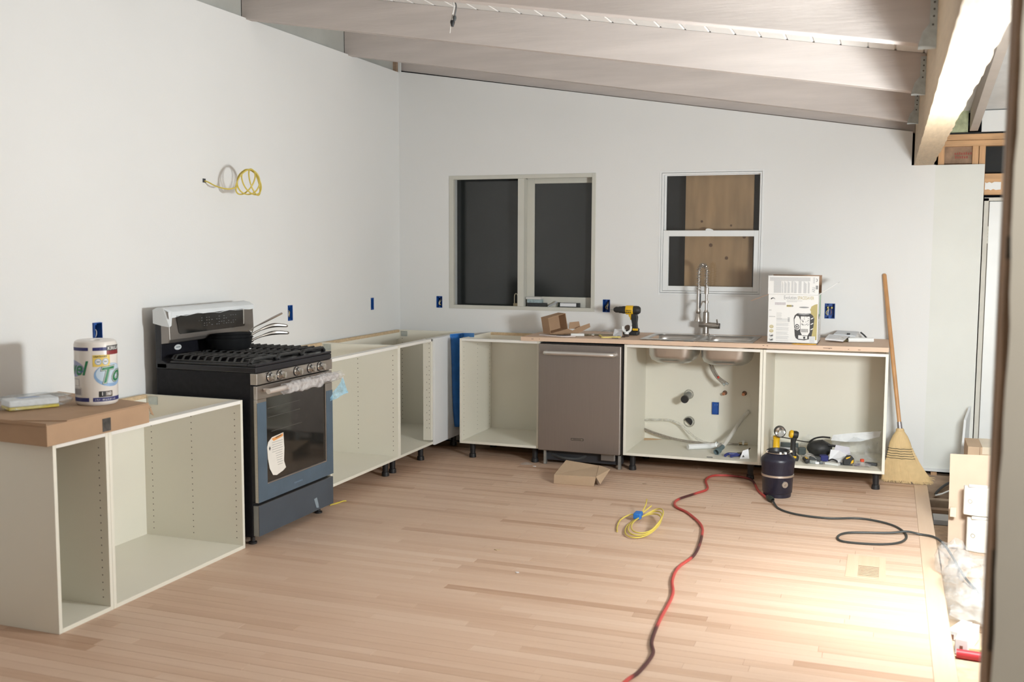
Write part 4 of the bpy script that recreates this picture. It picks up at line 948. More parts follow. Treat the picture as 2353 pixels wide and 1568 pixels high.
# ------------------------------------------------------------------ hanging ceiling wires
hw = thing('ceiling_wire_stub', (1.62, -2.72, 2.62), 'bare wires dangling from a small ceiling box between the joists', 'wires')
zc = dz(1.63)
MB().lathe([(.045, 0), (.045, -.012), (.035, -.014), (1e-5, -.014)], Matrix.Translation((1.64, -2.70, zc-.001)), 18).build('ceiling_plate', mat('teal_plate', (.20, .27, .25), .5, var=.3, scale=40), hw)
for k, (m_, dx) in enumerate(((wires_w, 0), (dkgrey, .012))):
    MB().tube(spline([(1.63+dx, -2.70, zc-.01), (1.612+dx, -2.70, zc-.06), (1.632+dx, -2.705, zc-.11), (1.615+dx*1.2, -2.70, zc-.17)], 6), .0032, 6).build('wire', m_, hw, smooth=True)
MB().lathe([(.010, 0), (.012, -.01), (.006, -.03), (1e-5, -.031)], Matrix.Translation((1.622, -2.70, zc-.175)), 10).build('wire_nut', blackpl, hw, smooth=True)
MB().lathe([(.008, 0), (.010, -.01), (.005, -.025), (1e-5, -.026)], Matrix.Translation((1.634, -2.703, zc-.155)), 10).build('wire_nut', dkgrey, hw, smooth=True)
MB().tube([(1.612, -2.70, zc-.20), (1.608, -2.70, zc-.235)], .0022, 6).build('wire', wires_w, hw)
# ------------------------------------------------------------------ window sill bits
sl = W1[2]+.0125
pk = thing('padlock', (.965, .06, sl), 'long shackle padlock standing on the window sill', 'padlock')
B((.947, .045, sl), (.987, .065, sl+.036)).build('lock_body', mat('brass_old', (.42, .36, .24), .4, .7), pk, bevel=.003)
MB().tube(spline([(.954, .055, sl+.03), (.954, .055, sl+.085), (.958, .055, sl+.103), (.967, .055, sl+.110), (.976, .055, sl+.103), (.980, .055, sl+.085), (.980, .055, sl+.03)], 4), .0038, 8).build('shackle', mat('shackle_steel', (.55, .52, .42), .3, .9), pk, smooth=True)
hwm = mat('hardware_box_dark', (.03, .032, .034), .5, var=.4, scale=60); hwl = mat('hardware_box_light', (.62, .62, .60), .5)
def sbox(c, s, rot, label, m_, lidm=None, prints=True):
    t = thing('hardware_box', c, label, 'box', 'small boxes on the sill'); T = Matrix.Translation(c) @ Rz(rot)
    MB().box((-s[0]/2, -s[1]/2, 0), (s[0]/2, s[1]/2, s[2]), T).build('carton', m_, t, bevel=.001)
    if lidm: MB().box((-s[0]/2+.003, -s[1]/2-.001, s[2]*.45), (s[0]/2-.02, -s[1]/2-.0003, s[2]*.97), T).build('label_panel', lidm, t)
    if prints:
        for k in range(4): MB().box((-s[0]*.4+k*s[0]*.18, -s[1]/2-.0014, s[2]*.18), (-s[0]*.4+k*s[0]*.18+s[0]*.12, -s[1]/2-.0002, s[2]*.34), T).build('print_block', hwl if not lidm else dkgrey, t)
    return t
sbox((1.145, .045, sl), (.145, .045, .043), 0, 'dark hardware box at the bottom of the sill pile', hwm)
sbox((1.125, .047, sl+.0435), (.118, .042, .026), .05, 'second hardware box in the sill pile with pale teal label', mat('teal_label', (.28, .36, .38), .5, var=.3, scale=40), prints=False)
sbox((1.118, .047, sl+.070), (.125, .040, .018), -.06, 'open pale hardware box on top of the sill pile', hwl, prints=False)
sbox((1.405, .045, sl), (.150, .045, .048), 0, 'single hardware box with white flap on the sill', hwm, paper)
tag(MB().lathe([(.016, 0), (.016, .02), (.010, .03), (.010, .05), (1e-5, .05)], Matrix.Translation((1.318, .055, sl)), 12).build('bottle_stopper', mat('dark_green_plastic', (.03, .045, .03), .5), smooth=True), 'small dark green plastic cap beside the flap box on the sill', 'cap')
tag(crumple(6, 4, lambda u, v: (1.225+.075*u, .035+.04*v, sl+.008+.05*u*(1-.3*v)), .008, 3, 20).build('paper_scrap', paper, solid=.0008), 'folded white paper leaning between the boxes on the sill', 'paper')
tag(B((.70, .06, sl), (.80, .075, sl+.012)).build('wood_shim', dkgrey, bevel=.002), 'dark thin strip lying on the left sill', 'strip')
tag(B((.82, .055, sl), (.91, .07, sl+.006)).build('wood_shim', hwl, bevel=.001), 'pale thin strip lying on the left sill', 'strip')
# ------------------------------------------------------------------ things on the plywood worktop
def cz(x, e=.0008): return ctz(x)+e
# cordless drill, chuck pointing left
dl = thing('cordless_drill', (1.94, -.26, cz(1.94)), 'yellow and black cordless drill standing on its battery', 'drill')
ox, oy, oz = 1.955, -.26, cz(1.95)
Tx = lambda p: along(p, Vector(p)+Vector((-1, 0, 0)))
ax = oz+.178
MB().lathe([(1e-5, 0), (.020, 0), (.029, .012), (.031, .03), (.030, .05)], Tx((ox+.062, oy, ax)), 20).build('motor_cap', toolblk, dl, smooth=True)
MB().lathe([(.030, 0), (.0325, .004), (.0325, .052), (.029, .056)], Tx((ox+.014, oy, ax)), 20).build('motor_housing', yellow, dl, smooth=True)
MB().lathe([(.027, 0), (.0275, .02), (.024, .035), (.024, .05), (.021, .052), (.021, .076), (.012, .09), (1e-5, .091)], Tx((ox-.040, oy, ax)), 20).build('chuck', toolblk, dl, smooth=True)
MB().lathe([(.007, 0), (.005, .008), (.003, .012), (.003, .028), (1e-5, .030)], Tx((ox-.128, oy, ax)), 8).build('drill_bit', galv, dl, smooth=True)
hp = [(ox+.038, ax-.024), (ox+.0, ax-.024), (ox-.002, ax-.06), (ox+.006, ax-.10), (ox+.002, oz+.045), (ox+.046, oz+.045), (ox+.042, ax-.09), (ox+.046, ax-.05)]
MB().prism(hp, .032, frame((0, oy+.016, 0), (1, 0, 0), (0, 0, 1))).build('grip', toolblk, dl, bevel=.006)
MB().prism([(ox-.016, ax-.026), (ox+.006, ax-.026), (ox+.003, ax-.066), (ox-.008, ax-.072), (ox-.012, ax-.05), (ox-.022, ax-.042)], .02, frame((0, oy+.010, 0), (1, 0, 0), (0, 0, 1))).build('trigger', yellow, dl, bevel=.003)
B((ox-.055, oy-.036, oz), (ox+.055, oy+.036, oz+.030)).build('battery', toolblk, dl, bevel=.009)
MB().prism([(ox-.04, oz+.031), (ox+.056, oz+.031), (ox+.050, oz+.05), (ox-.012, oz+.052)], .058, frame((0, oy+.029, 0), (1, 0, 0), (0, 0, 1))).build('battery_foot', toolblk, dl, bevel=.006)
B((ox+.016, oy-.0375, oz+.034), (ox+.055, oy-.030, oz+.050)).build('battery_latch', yellow, dl, bevel=.003)
text_mesh('DEWALT', .011, lambda u, v: Vector((ox-.036+u, oy-.0335, ax-.006+v)), 'lettering', toolblk, dl, bold=.0004, xs=.95)
for k in range(3): B((ox-.036+.014*k, oy-.0333, ax-.018), (ox-.026+.014*k, oy-.0325, ax-.012)).build('print_mark', toolblk, dl)
# pipe hanger / white clip in front of the drill
wp = thing('pipe_wrench_clip', (1.955, -.40, cz(1.95)), 'white fork-shaped clip standing in front of the drill battery', 'clip')
cx_, cy_, czz = 1.955, -.40, cz(1.955)
B((cx_-.016, cy_-.012, czz), (cx_+.016, cy_+.012, czz+.018)).build('foot', mat('brown_metal', (.12, .09, .075), .4, .6), wp, bevel=.002)
b = MB(); b.tube(spline([(cx_, cy_, czz+.018), (cx_, cy_, czz+.034)], 2), .016, 8); b.tube(spline([(cx_-.006, cy_, czz+.03), (cx_-.026, cy_, czz+.045), (cx_-.030, cy_, czz+.072)], 5), .008, 8); b.tube(spline([(cx_+.006, cy_, czz+.03), (cx_+.026, cy_, czz+.045), (cx_+.030, cy_, czz+.072)], 5), .008, 8)
b.build('fork', white_pl, wp, smooth=True)
MB().lathe([(1e-5, -.012), (.018, -.012), (.018, .012), (1e-5, .012)], frame((cx_, cy_+.022, czz+.062), (1, 0, 0), (0, 0, 1)), 16).build('roller', MATS['brown_metal'], wp)
# open kraft box tipped back, flap out to the right
ob = thing('open_kraft_box', (1.46, -.36, cz(1.46)), 'small open kraft cardboard box with flaps on the worktop', 'box')
T = frame((1.418, -.47, cz(1.42)+.007), (.8, -.6, 0), (.6, .8, 0)) @ Matrix.Rotation(math.radians(11), 4, 'X')
th = .003; w_, d_, h_ = .09, .155, .115
for a, b_, nm in (((-w_, 0, 0), (0, d_, th), 'bottom'), ((-w_, 0, th), (0, th, h_), 'front_wall'), ((-w_, th, th), (-w_+th, d_, h_), 'back_wall'), ((-w_+th, d_-th, th), (0, d_, h_), 'side_wall'), ((-w_, 0, h_), (0, d_, h_+th), 'top')):
    MB().box(a, b_, T).build(nm, kraft, ob)
def flp(pts): MB().add([T @ Vector(p) for p in pts], [tuple(range(len(pts)))]).build('flap', kraft, ob, solid=th)
flp([(.001, .005, .002), (.05, .07, -.014), (.06, .20, -.034), (.001, .155, .004)])
flp([(.03, .14, -.02), (.06, .20, -.034), (.075, .30, -.012), (.06, .31, .012), (.03, .22, .0)])
flp([(.0, .165, .0), (.01, .26, -.02), (.01, .255, .035), (.0, .18, .045)])
def flat(name, poly, z, th, m_, label, cat, par=None, group=None):
    b = MB(); b.prism(poly, th, Matrix.Translation((0, 0, z)))
    return tag(b.build(name, m_), label, cat, group)
tag(B((1.405, -.235, cz(1.4)), (1.428, -.16, cz(1.4)+.028)).build('yellow_tape_roll', yellow, bevel=.006), 'yellow tape peeking out behind the open kraft box', 'tape')
tag(MB().tube(spline([(1.355, -.53, cz(1.36)+.005), (1.44, -.57, cz(1.44)+.005), (1.55, -.60, cz(1.55)+.005), (1.63, -.565, cz(1.63)+.006)], 6), .005, 7).build('caulk_tube_nozzle', mat('pinkish_white', (.66, .58, .56), .5), smooth=True), 'thin pale stick lying in front of the open kraft box', 'stick')
tag(cyl((1.585, -.525, cz(1.6)+.011), (1.675, -.50, cz(1.67)+.011), .0105).build('white_tube', white_pl, smooth=True), 'short white tube lying in front of the open kraft box', 'tube')
tag(B((1.47, -.50, cz(1.5)), (1.60, -.465, cz(1.55)+.006)).build('dark_bit_case', blackpl, bevel=.001), 'flat black bit case under the front of the kraft box', 'case')
tag(MB().tube([(1.66, -.44, cz(1.7)+.007), (1.74, -.40, cz(1.74)+.007), (1.85, -.37, cz(1.85)+.007)], [.007, .006, .004], 8).build('metal_rod', mat('greenish_metal', (.25, .23, .17), .4, .7), smooth=True), 'dull metal rod lying between kraft box and yellow ruler', 'rod')
tag(MB().sphere((1.738, -.50, cz(1.74)+.0115), .0115).build('silver_knob', chrome, smooth=True), 'round silver knob on the worktop', 'knob')
rl = thing('folding_ruler', (1.86, -.50, cz(1.85)), 'yellow folded carpenter ruler lying open on the worktop', 'ruler')
ylr = mat('ruler_yellow', (.68, .55, .17), .6)
for (p, q) in (((1.765, -.42), (1.828, -.575)), ((1.828, -.575), (1.935, -.50))):
    d_ = Vector((q[0]-p[0], q[1]-p[1], 0)); M = frame((p[0], p[1], cz(p[0])), d_, (-d_.y, d_.x, 0)); MB().box((0, -.007, 0), (d_.length, .007, .010), M).build('ruler_leg', ylr, rl)
tag(crumple(8, 6, lambda u, v: (1.745+.125*u, -.35+.09*v, cz(1.8)+.018+.012*math.sin(u*5)), .016, 6, 16).build('plastic_wrap_scrap', clear, smooth=True), 'crumpled clear plastic scrap behind the yellow ruler', 'plastic')
tag(MB().add([(1.855, -.40, cz(1.86)+.002), (1.94, -.47, cz(1.9)+.002), (1.905, -.33, cz(1.9)+.045), (1.85, -.33, cz(1.9)+.045)], [(0, 1, 2, 3)]).build('paper_sheet', paper, solid=.0006), 'small white paper leaning behind the yellow ruler', 'paper')
tag(B((1.89, -.565, cz(1.9)), (1.935, -.555, cz(1.9)+.003)).build('pencil_stub', blackpl), 'short dark pencil stub by the ruler', 'pencil')
for k, (px, py) in enumerate(((1.905, -.46), (1.925, -.44), (1.94, -.47))):
    tag(cyl((px, py, cz(px)+.0045), (px+.022, py-.006, cz(px)+.0045), .004, seg=8).build('screw', mat('brown_metal', (.12, .09, .075), .4, .6)), ('leftmost', 'middle', 'rightmost')[k]+' of three brown screws between ruler and white clip', 'screw', 'loose screws on the worktop')
# ------------------------------------------------------------------ disposer carton
dc = thing('disposer_carton', (3.09, -.37, cz(3.1)), 'white printed carton of a kitchen disposer, top flaps open', 'box')
X0, X1, Y0, Y1 = 2.934, 3.247, -.555, -.245; Zb = cz(3.25, .001); Zt = 1.232; ct_ = .004
cw = mat('carton_white', (.80, .79, .77), .5, var=.01); ck = mat('carton_kraft_inside', (.40, .25, .16), .8)
for a, b_, nm in (((X0, Y0, Zb), (X1, Y0+ct_, Zt), 'front_wall'), ((X0, Y1-ct_, Zb), (X1, Y1, Zt), 'back_wall'), ((X0, Y0+ct_, Zb), (X0+ct_, Y1-ct_, Zt), 'side_wall'), ((X1-ct_, Y0+ct_, Zb), (X1, Y1-ct_, Zt), 'side_wall'), ((X0, Y0, Zb), (X1, Y1, Zb+ct_), 'bottom')):
    B(a, b_).build(nm, cw, dc)
for yy, nm in ((Y0+.001, 'front_flap'), (Y1-.005, 'back_flap')):
    o = B((X0-.004, yy, Zt+.001), (X1, yy+.0025, Zt+.122)).build(nm, cw, dc)
    B((X0-.004, yy-.0012 if nm == 'back_flap' else yy+.0025, Zt+.002), (X1, yy-.0002 if nm == 'back_flap' else yy+.0035, Zt+.121)).build('flap_inside', ck, o)
MB().add([(X1, Y0+.01, Zt), (X1, Y1-.01, Zt), (X1+.115, Y1-.02, Zt+.078), (X1+.115, Y0+.02, Zt+.078)], [(0, 1, 2, 3)]).build('right_flap', cw, dc, solid=.003)
MB().add([(X0, Y0+.01, Zt-.002), (X0-.115, Y0+.02, Zt-.048), (X0-.115, Y1-.02, Zt-.048), (X0, Y1-.01, Zt-.002)], [(0, 1, 2, 3)]).build('left_flap', ck, dc, solid=.003)
W_, H_ = X1-X0, Zt-Zb
def fp(u, v, e=.0006): return Vector((X0+W_*u, Y0-e, Zb+H_*v))
def fpoly(pts, m_, nm, e=.0006):
    b = MB(); b.v = [fp(u, v, e) for u, v in pts]; b.f = [tuple(range(len(pts)))]; return b.build(nm, m_, dc)
gold = mat('print_gold', (.48, .40, .16), .5); pgrey = mat('print_grey', (.52, .52, .52), .6); pdk = mat('print_dark', (.05, .048, .05), .5); pmid = mat('print_mid', (.30, .30, .30), .5)
text_mesh('Evolution', .034, lambda u, v: fp(.31, .905)+Vector((u, 0, v)), 'lettering', pmid, dc, xs=.62)
text_mesh('SPACESAVER', .030, lambda u, v: fp(.585, .905)+Vector((u, 0, v)), 'lettering', gold, dc, xs=.60)
for k in range(2): fpoly([(.37, .872-.018*k), (.68-.1*k, .872-.018*k), (.68-.1*k, .880-.018*k), (.37, .880-.018*k)], pgrey, 'text_line', .0007)
for k in range(2): pass
# gold arc field behind the product picture
fpoly([(.985, .08), (.985, .82), (.93, .805), (.87, .77), (.84, .72), (.80, .5), (.80, .15), (.88, .08)], gold, 'gold_field', .0004)
# product picture: jar-shaped unit
def ell(cu, cv, ru, rv, n=22, a0=0, a1=2*PI): return [(cu+ru*math.cos(a0+(a1-a0)*k/n), cv+rv*math.sin(a0+(a1-a0)*k/n)) for k in range(n if a1-a0 > 6 else n+1)]
fpoly([(.54, .58), (.52, .52), (.53, .38), (.55, .16), (.57, .11), (.62, .08), (.74, .07), (.86, .10), (.88, .14), (.92, .38), (.93, .52), (.90, .58), (.84, .63), (.60, .63)], pdk, 'picture_body', .0008)
fpoly([(.585, .62), (.575, .66), (.595, .70), (.58, .74), (.62, .775), (.72, .785), (.82, .775), (.86, .74), (.84, .70), (.86, .66), (.85, .62)], cw, 'picture_neck', .001)
fpoly([(.60, .63), (.62, .60), (.72, .585), (.82, .60), (.84, .63), (.72, .615)], pmid, 'picture_ring', .0012)
fpoly(ell(.72, .745, .10, .016), pmid, 'picture_mouth', .0013)
fpoly([(.535, .50), (.545, .30), (.60, .27), (.65, .30), (.655, .48), (.62, .56), (.57, .57)], cw, 'picture_panel', .0012)
fpoly(ell(.59, .345, .045, .055), pdk, 'picture_eye', .0015); fpoly(ell(.59, .345, .030, .037), cw, 'picture_eye', .0017); fpoly(ell(.588, .345, .016, .022), pdk, 'picture_eye', .0019)
fpoly([(.66, .24), (.66, .56), (.84, .56), (.845, .24), (.80, .16), (.70, .16)], cw, 'picture_cutaway', .0012)
fpoly([(.62, .10), (.62, .17), (.80, .17), (.80, .10), (.72, .09)], cw, 'picture_base', .0012); fpoly([(.72, .10), (.72, .145), (.76, .147), (.76, .10)], pdk, 'picture_base', .0014)
rq = random.Random(4)
for k in range(22):
    u = rq.uniform(.67, .81); v = rq.uniform(.36, .55); fpoly([(u, v), (u+rq.uniform(.01, .035), v+rq.uniform(-.006, .01)), (u+rq.uniform(.01, .03), v+rq.uniform(.008, .026)), (u, v+.012)], (pdk, pmid)[k % 2], 'picture_detail', .0014+.0001*(k % 5))
for k in range(9): fpoly([(.675+.0155*k, .235), (.684+.0155*k, .235), (.684+.0155*k, .305), (.675+.0155*k, .305)], (pdk, pmid)[k % 2], 'picture_coil', .0015)
for k in range(3): fpoly([(.86, .50-.11*k), (.91, .525-.11*k), (.91, .545-.11*k), (.86, .52-.11*k)], cw, 'picture_glint', .0014)
fpoly([(.835, .02), (.835, .155), (.955, .155), (.955, .02)], cw, 'barcode_panel', .0016)
for k in range(5): fpoly([(.845, .03+.025*k), (.945, .03+.025*k), (.945, .042+.025*k), (.845, .042+.025*k)], pgrey, 'barcode_bar', .0019)
# roundels and small text
for k, v in enumerate((.335, .245, .155, .07)):
    fpoly(ell(.075, v, .042, .035), gold if k < 2 else pmid, 'roundel', .0008); fpoly(ell(.075, v+.004, .033, .027), mat('print_pale_gold', (.60, .54, .36), .5) if k < 2 else cw, 'roundel', .001)
    if k > 1: fpoly([(.045, v-.005), (.10, v+.012), (.105, v-.012), (.07, v-.02)], pdk, 'roundel_mark', .0012)
for k in range(26):
    v = .50-.0182*k; 
    if k % 5 == 4: continue
    fpoly([(.17, v), (.17+rq.uniform(.20, .28), v), (.17+.24, v+.007), (.17, v+.007)], pgrey, 'text_line', .0007)
for k in range(8): v = .62-.018*k; fpoly([(.17, v), (.17+rq.uniform(.06, .13), v), (.17+.1, v+.006), (.17, v+.006)], pgrey, 'text_line', .0007)
for k in range(6): fpoly([(.40, .44+.016*k), (.44, .44+.016*k), (.44, .45+.016*k), (.40, .45+.016*k)], pmid, 'text_line', .0007)
for u0, v0, n_ in ((.02, .535, 8), (.02, .668, 3)):
    for k in range(n_): fpoly([(u0+.016*k, v0), (u0+.011+.016*k, v0), (u0+.011+.016*k, v0+.018), (u0+.004+.016*k, v0+.014)], pmid, 'text_mark', .0007)
fpoly(ell(.09, .90, .045, .035, 12, 0, PI)+ell(.10, .90, .030, .02, 12, 0, PI)[::-1], pdk, 'logo_arc', .0008)
fpoly([(.12, .78), (.36, .78), (.36, .875), (.12, .875)], mat('sticker_white', (.83, .83, .82), .4), 'price_sticker', .0008)
for k in range(15): fpoly([(.135+.0145*k, .785), (.143+.0145*k, .785), (.143+.0145*k, .84), (.135+.0145*k, .84)], mat('print_mauve', (.42, .36, .39), .5), 'barcode_bar', .0012)
fpoly([(.37, .75), (.47, .75), (.47, .79), (.37, .79)], gold, 'print_chip', .0008); fpoly([(.37, .765), (.46, .765), (.46, .773), (.37, .773)], pdk, 'print_chip', .001); fpoly(ell(.485, .77, .022, .019), pmid, 'print_chip', .0007)
# flap print: blocks of fine text, and upright marks
def gp(u, v, e=.0006): return Vector((X0-.004+(W_+.004)*u, Y0+.001-e, Zt+.001+.121*v))
def gpoly(pts, m_, nm, e=.0006): b = MB(); b.v = [gp(u, v, e) for u, v in pts]; b.f = [tuple(range(len(pts)))]; return b.build(nm, m_, dc)
fine = mat('print_fine_text', (.58, .58, .58), .6, var=.12, scale=300)
gpoly([(.03, .72), (.83, .72), (.83, .92), (.03, .92)], fine, 'fine_print')
for ua, ub_, va in ((.115, .26, .08), (.275, .30, .08), (.32, .365, .08), (.385, .43, .08), (.46, .50, .10), (.515, .565, .08), (.60, .66, .08), (.70, .76, .08), (.785, .82, .08)): gpoly([(ua, va), (ub_, va), (ub_, .75-rq.uniform(0, .18)), (ua, .73)], fine, 'fine_print', .0008)
text_mesh('USA', .024, lambda u, v: gp(.925, .42, .001)+Vector((v*-1+.0, 0, -u)), 'lettering', pmid, dc, xs=.8)

gpoly([(.94, .30), (.985, .30), (.985, .50), (.94, .50)], pmid, 'flag_print'); gpoly(ell(.95, .78, .022, .09), pmid, 'seal_print'); gpoly(ell(.94, .78, .017, .07), cw, 'seal_print', .0009)
for k in range(7): gpoly([(.885, .62+.045*k), (.92, .62+.045*k), (.92, .645+.045*k), (.885, .645+.045*k)], pgrey, 'fine_print', .0008)
B((X1, Y0+.13, 1.085), (X1+.0006, Y0+.22, Zt-.005)).build('green_side_print', mat('print_green', (.25, .52, .33), .5), dc)
B((X1, Y0+.06, 1.075), (X1+.0006, Y0+.12, 1.105)).build('dark_side_print', pdk, dc)
for k in range(12): B((X1, Y0+.05, 1.05-.011*k), (X1+.0005, Y0+.05+rq.uniform(.10, .2), 1.0535-.011*k)).build('side_text_line', pgrey, dc)
tag(MB().lathe([(1e-5, 0), (.0036, 0), (.0036, .135), (.0012, .15), (1e-5, .152)], along((3.245, -.612, cz(3.2)+.0036), (3.095, -.628, cz(3.1)+.0036)), 6).build('pencil', mat('pencil_orange', (.78, .42, .06), .45)), 'orange pencil lying in front of the disposer carton', 'pencil')
tag(cyl((2.925, -.17, cz(2.92)), (2.925, -.17, cz(2.92)+.055), .016).build('metal_fitting', galv, smooth=True), 'small grey metal fitting behind the left side of the carton', 'fitting')
# papers and packets at the right end
pw = [('booklet', [(3.285, -.36), (3.40, -.40), (3.425, -.24), (3.30, -.20)], .012, .010, paper, 'white instruction booklet right of the disposer carton', .12),
      ('booklet', [(3.33, -.20), (3.47, -.24), (3.49, -.08), (3.35, -.06)], .03, .010, mat('paper_bluish', (.70, .72, .75), .6), 'pale printed booklet leaning on the papers at the back', .0)]
for nm, poly, z, th_, m_, lb, tilt in pw:
    c_ = Vector((sum(p[0] for p in poly)/4, sum(p[1] for p in poly)/4, 0)); T = Matrix.Translation((c_.x, c_.y, cz(c_.x)+z+.006)) @ Matrix.Rotation(.10, 4, 'X')
    t = thing(nm, (c_.x, c_.y, cz(c_.x)), lb, 'booklet')
    MB().prism([(p[0]-c_.x, p[1]-c_.y) for p in poly], th_, T).build('pages', m_, t)
    for k in range(3): MB().box((-.045, -.03+.02*k, th_), (.02, -.026+.02*k, th_+.0005), T).build('print_line', pgrey, t)
tag(cyl((3.43, -.345, cz(3.43)+.016), (3.585, -.305, cz(3.58)+.016), .0155).build('white_tape_tube', white_pl, smooth=True), 'white rolled tube at the right end of the worktop', 'tube')
tag(crumple(6, 5, lambda u, v: (3.36+.09*u, -.33+.12*v, cz(3.4)+.006+.018*math.sin(u*4+v*3)), .010, 8, 18).build('yellow_packet', mat('pale_yellow', (.60, .58, .33), .5), smooth=True), 'crumpled pale yellow packet between booklet and white tube', 'packet')
tag(B((3.415, -.22, cz(3.42)+.0), (3.435, -.20, cz(3.42)+.05)).build('black_clip', blackpl, bevel=.003), 'tiny black clip among the papers on the worktop', 'clip')
tag(MB().tube(spline([(3.50, -.12, cz(3.5)+.05), (3.525, -.13, cz(3.5)+.03), (3.545, -.14, cz(3.5)+.008)], 4), .006, 6).build('grey_marker', dkgrey, smooth=True), 'grey marker leaning behind the white tube', 'marker')
# ------------------------------------------------------------------ disposer unit on the floor
gd = thing('disposer_unit', (3.06, -.955, 0), 'dark violet kitchen disposer standing on the floor, silver band', 'disposer')
gdm = mat('disposer_shell', (.014, .013, .026), .38, var=.15, scale=40, bump=.06, bscale=180); TD = Matrix.Translation((3.06, -.955, 0))
MB().lathe([(1e-5, .0005), (.082, .0005), (.084, .012), (.084, .022), (.088, .026), (.090, .03), (.094, .125), (.0955, .128)], TD, 40).build('motor_shell', gdm, gd, smooth=True)
MB().lathe([(.0955, .128), (.0985, .129), (.0985, .141), (.096, .142)], TD, 40).build('band', mat('disposer_band', (.72, .66, .60), .3, .9), gd, smooth=True)
MB().lathe([(.096, .142), (.101, .20), (.104, .222), (.103, .235), (.096, .244), (.070, .268), (.066, .272)], TD, 40).build('grind_shell', gdm, gd, smooth=True)
MB().lathe([(.066, .270), (.071, .272), (.071, .285), (.063, .290), (.060, .286), (.058, .20), (1e-5, .20)], TD, 36).build('mouth', blackpl, gd, smooth=True)
MB().lathe([(.0705, .2735), (.073, .2738), (.073, .277), (.0705, .2775)], TD, 36).build('lock_ring', chrome, gd, smooth=True)
for a in (-1.3, -.9, -2.6, .2): MB().obox((3.06+.074*math.cos(a), -.955+.074*math.sin(a), .281), (.02, .012, .012), Matrix.Rotation(a, 3, 'Z')).build('mount_tab', white_pl if a in (-1.3, -.9) else chrome, gd)
ad = math.atan2(CAM.y+.955, CAM.x-3.06)+.50
pb = Vector((3.06+.0915*math.cos(ad), -.955+.0915*math.sin(ad), .088)); nb = Vector((math.cos(ad), math.sin(ad), 0))
o = MB().lathe([(1e-5, .006), (.019, .006), (.020, .004), (.020, -.004)], along(pb, pb+nb), 22).build('button_plate', mat('button_silver', (.62, .58, .53), .35, .9), gd, smooth=True)
MB().lathe([(.006, .0065), (.006, .009), (1e-5, .009)], along(pb, pb+nb), 12).build('button', nickel, o)
ab = ad-1.45; MB().obox((3.06+.0865*math.cos(ab), -.955+.0865*math.sin(ab), .045), (.004, .014, .025), Matrix.Rotation(ab, 3, 'Z')).build('rating_label', mat('label_beige', (.6, .56, .5), .6), gd)
# ------------------------------------------------------------------ folded cardboard on the floor
cf = thing('folded_cardboard', (1.80, -1.05, 0), 'folded brown cardboard lying on the floor before the dishwasher', 'cardboard')
V = lambda *p: Vector(p)
pA, pB, pC, pD, pE, pF = V(1.665, -1.148, .001), V(1.93, -1.13, .001), V(1.945, -1.135, .064), V(1.667, -1.145, .060), V(1.672, -.90, .108), V(1.90, -.90, .088)
MB().add([pA, pB, pC, pD], [(0, 1, 2, 3)]).build('front_panel', kraft2, cf, solid=.003)
MB().add([pD, pC, pF, pE], [(0, 1, 2, 3)]).build('top_panel', kraft2, cf, solid=.003)
MB().add([pE, pF, V(1.90, -.895, .001), V(1.672, -.895, .001)], [(0, 1, 2, 3)]).build('back_panel', kraft2, cf, solid=.003)
MB().add([pC, pF, V(1.985, -.93, .075), V(1.965, -1.10, .010)], [(0, 1, 2, 3)]).build('end_flap', kraft2, cf, solid=.003)
# ------------------------------------------------------------------ corn broom
br = thing('corn_broom', (3.80, -.30, 0), 'straw corn broom with wooden handle leaning on the wall', 'broom')
top = Vector((3.636, -.018, 1.362)); fer = Vector((3.765, -.235, .385))
hmat = mat('broom_handle', (.56, .29, .12), .45, var=.12, scale=10, stretch=(5, 5, .5), coat=.2)
d_ = (top-fer).normalized()
MB().lathe([(.0125, 0), (.0140, .3), (.0140, (top-fer).length-.01), (.009, (top-fer).length-.001), (1e-5, (top-fer).length)], along(fer, top), 14).build('handle', hmat, br, smooth=True)
cyl(fer-d_*.045, fer+d_*.006, .0165, .0155).build('ferrule', mat('ferrule_wire', (.33, .31, .33), .35, .8), br, smooth=True)
straw = mat('broom_straw', (.68, .49, .25), .75, var=.05, scale=14, stretch=(9, 9, .5), bump=.05, bscale=30)
rows = [(.340, 3.771, .022, .020), (.325, 3.772, .030, .024), (.30, 3.773, .046, .027), (.26, 3.774, .064, .029), (.235, 3.775, .072, .029), (.20, 3.779, .080, .028), (.16, 3.785, .095, .027), (.10, 3.800, .120, .028), (.05, 3.812, .140, .029), (.012, 3.822, .156, .030)]
b = MB(); nc = 26
def brow(k):
    z, cx_, hw, ht = rows[k]; yb = -.245-.06*(1-z/.34); return z, cx_, hw, ht, yb
for k in range(len(rows)):
    z, cx_, hw, ht, yb = brow(k)
    for i in range(nc):
        a = 2*PI*i/nc; q = Vector((math.cos(a)*3, k*.15, math.sin(a)*2)); n_ = 1+.05*noise.noise(q*2)
        zz = z+(.012*noise.noise(q*3)+.006 if k == len(rows)-1 else 0)
        b.v.append(Vector((cx_+hw*math.cos(a)*n_, yb+ht*math.sin(a), max(.001, zz))))
b.f = [(k*nc+i, k*nc+(i+1) % nc, (k+1)*nc+(i+1) % nc, (k+1)*nc+i) for k in range(len(rows)-1) for i in range(nc)]+[tuple(range(nc)), tuple((len(rows)-1)*nc+i for i in range(nc))[::-1]]
b.build('straw_head', straw, br, smooth=True)
b = MB(); rq = random.Random(21)
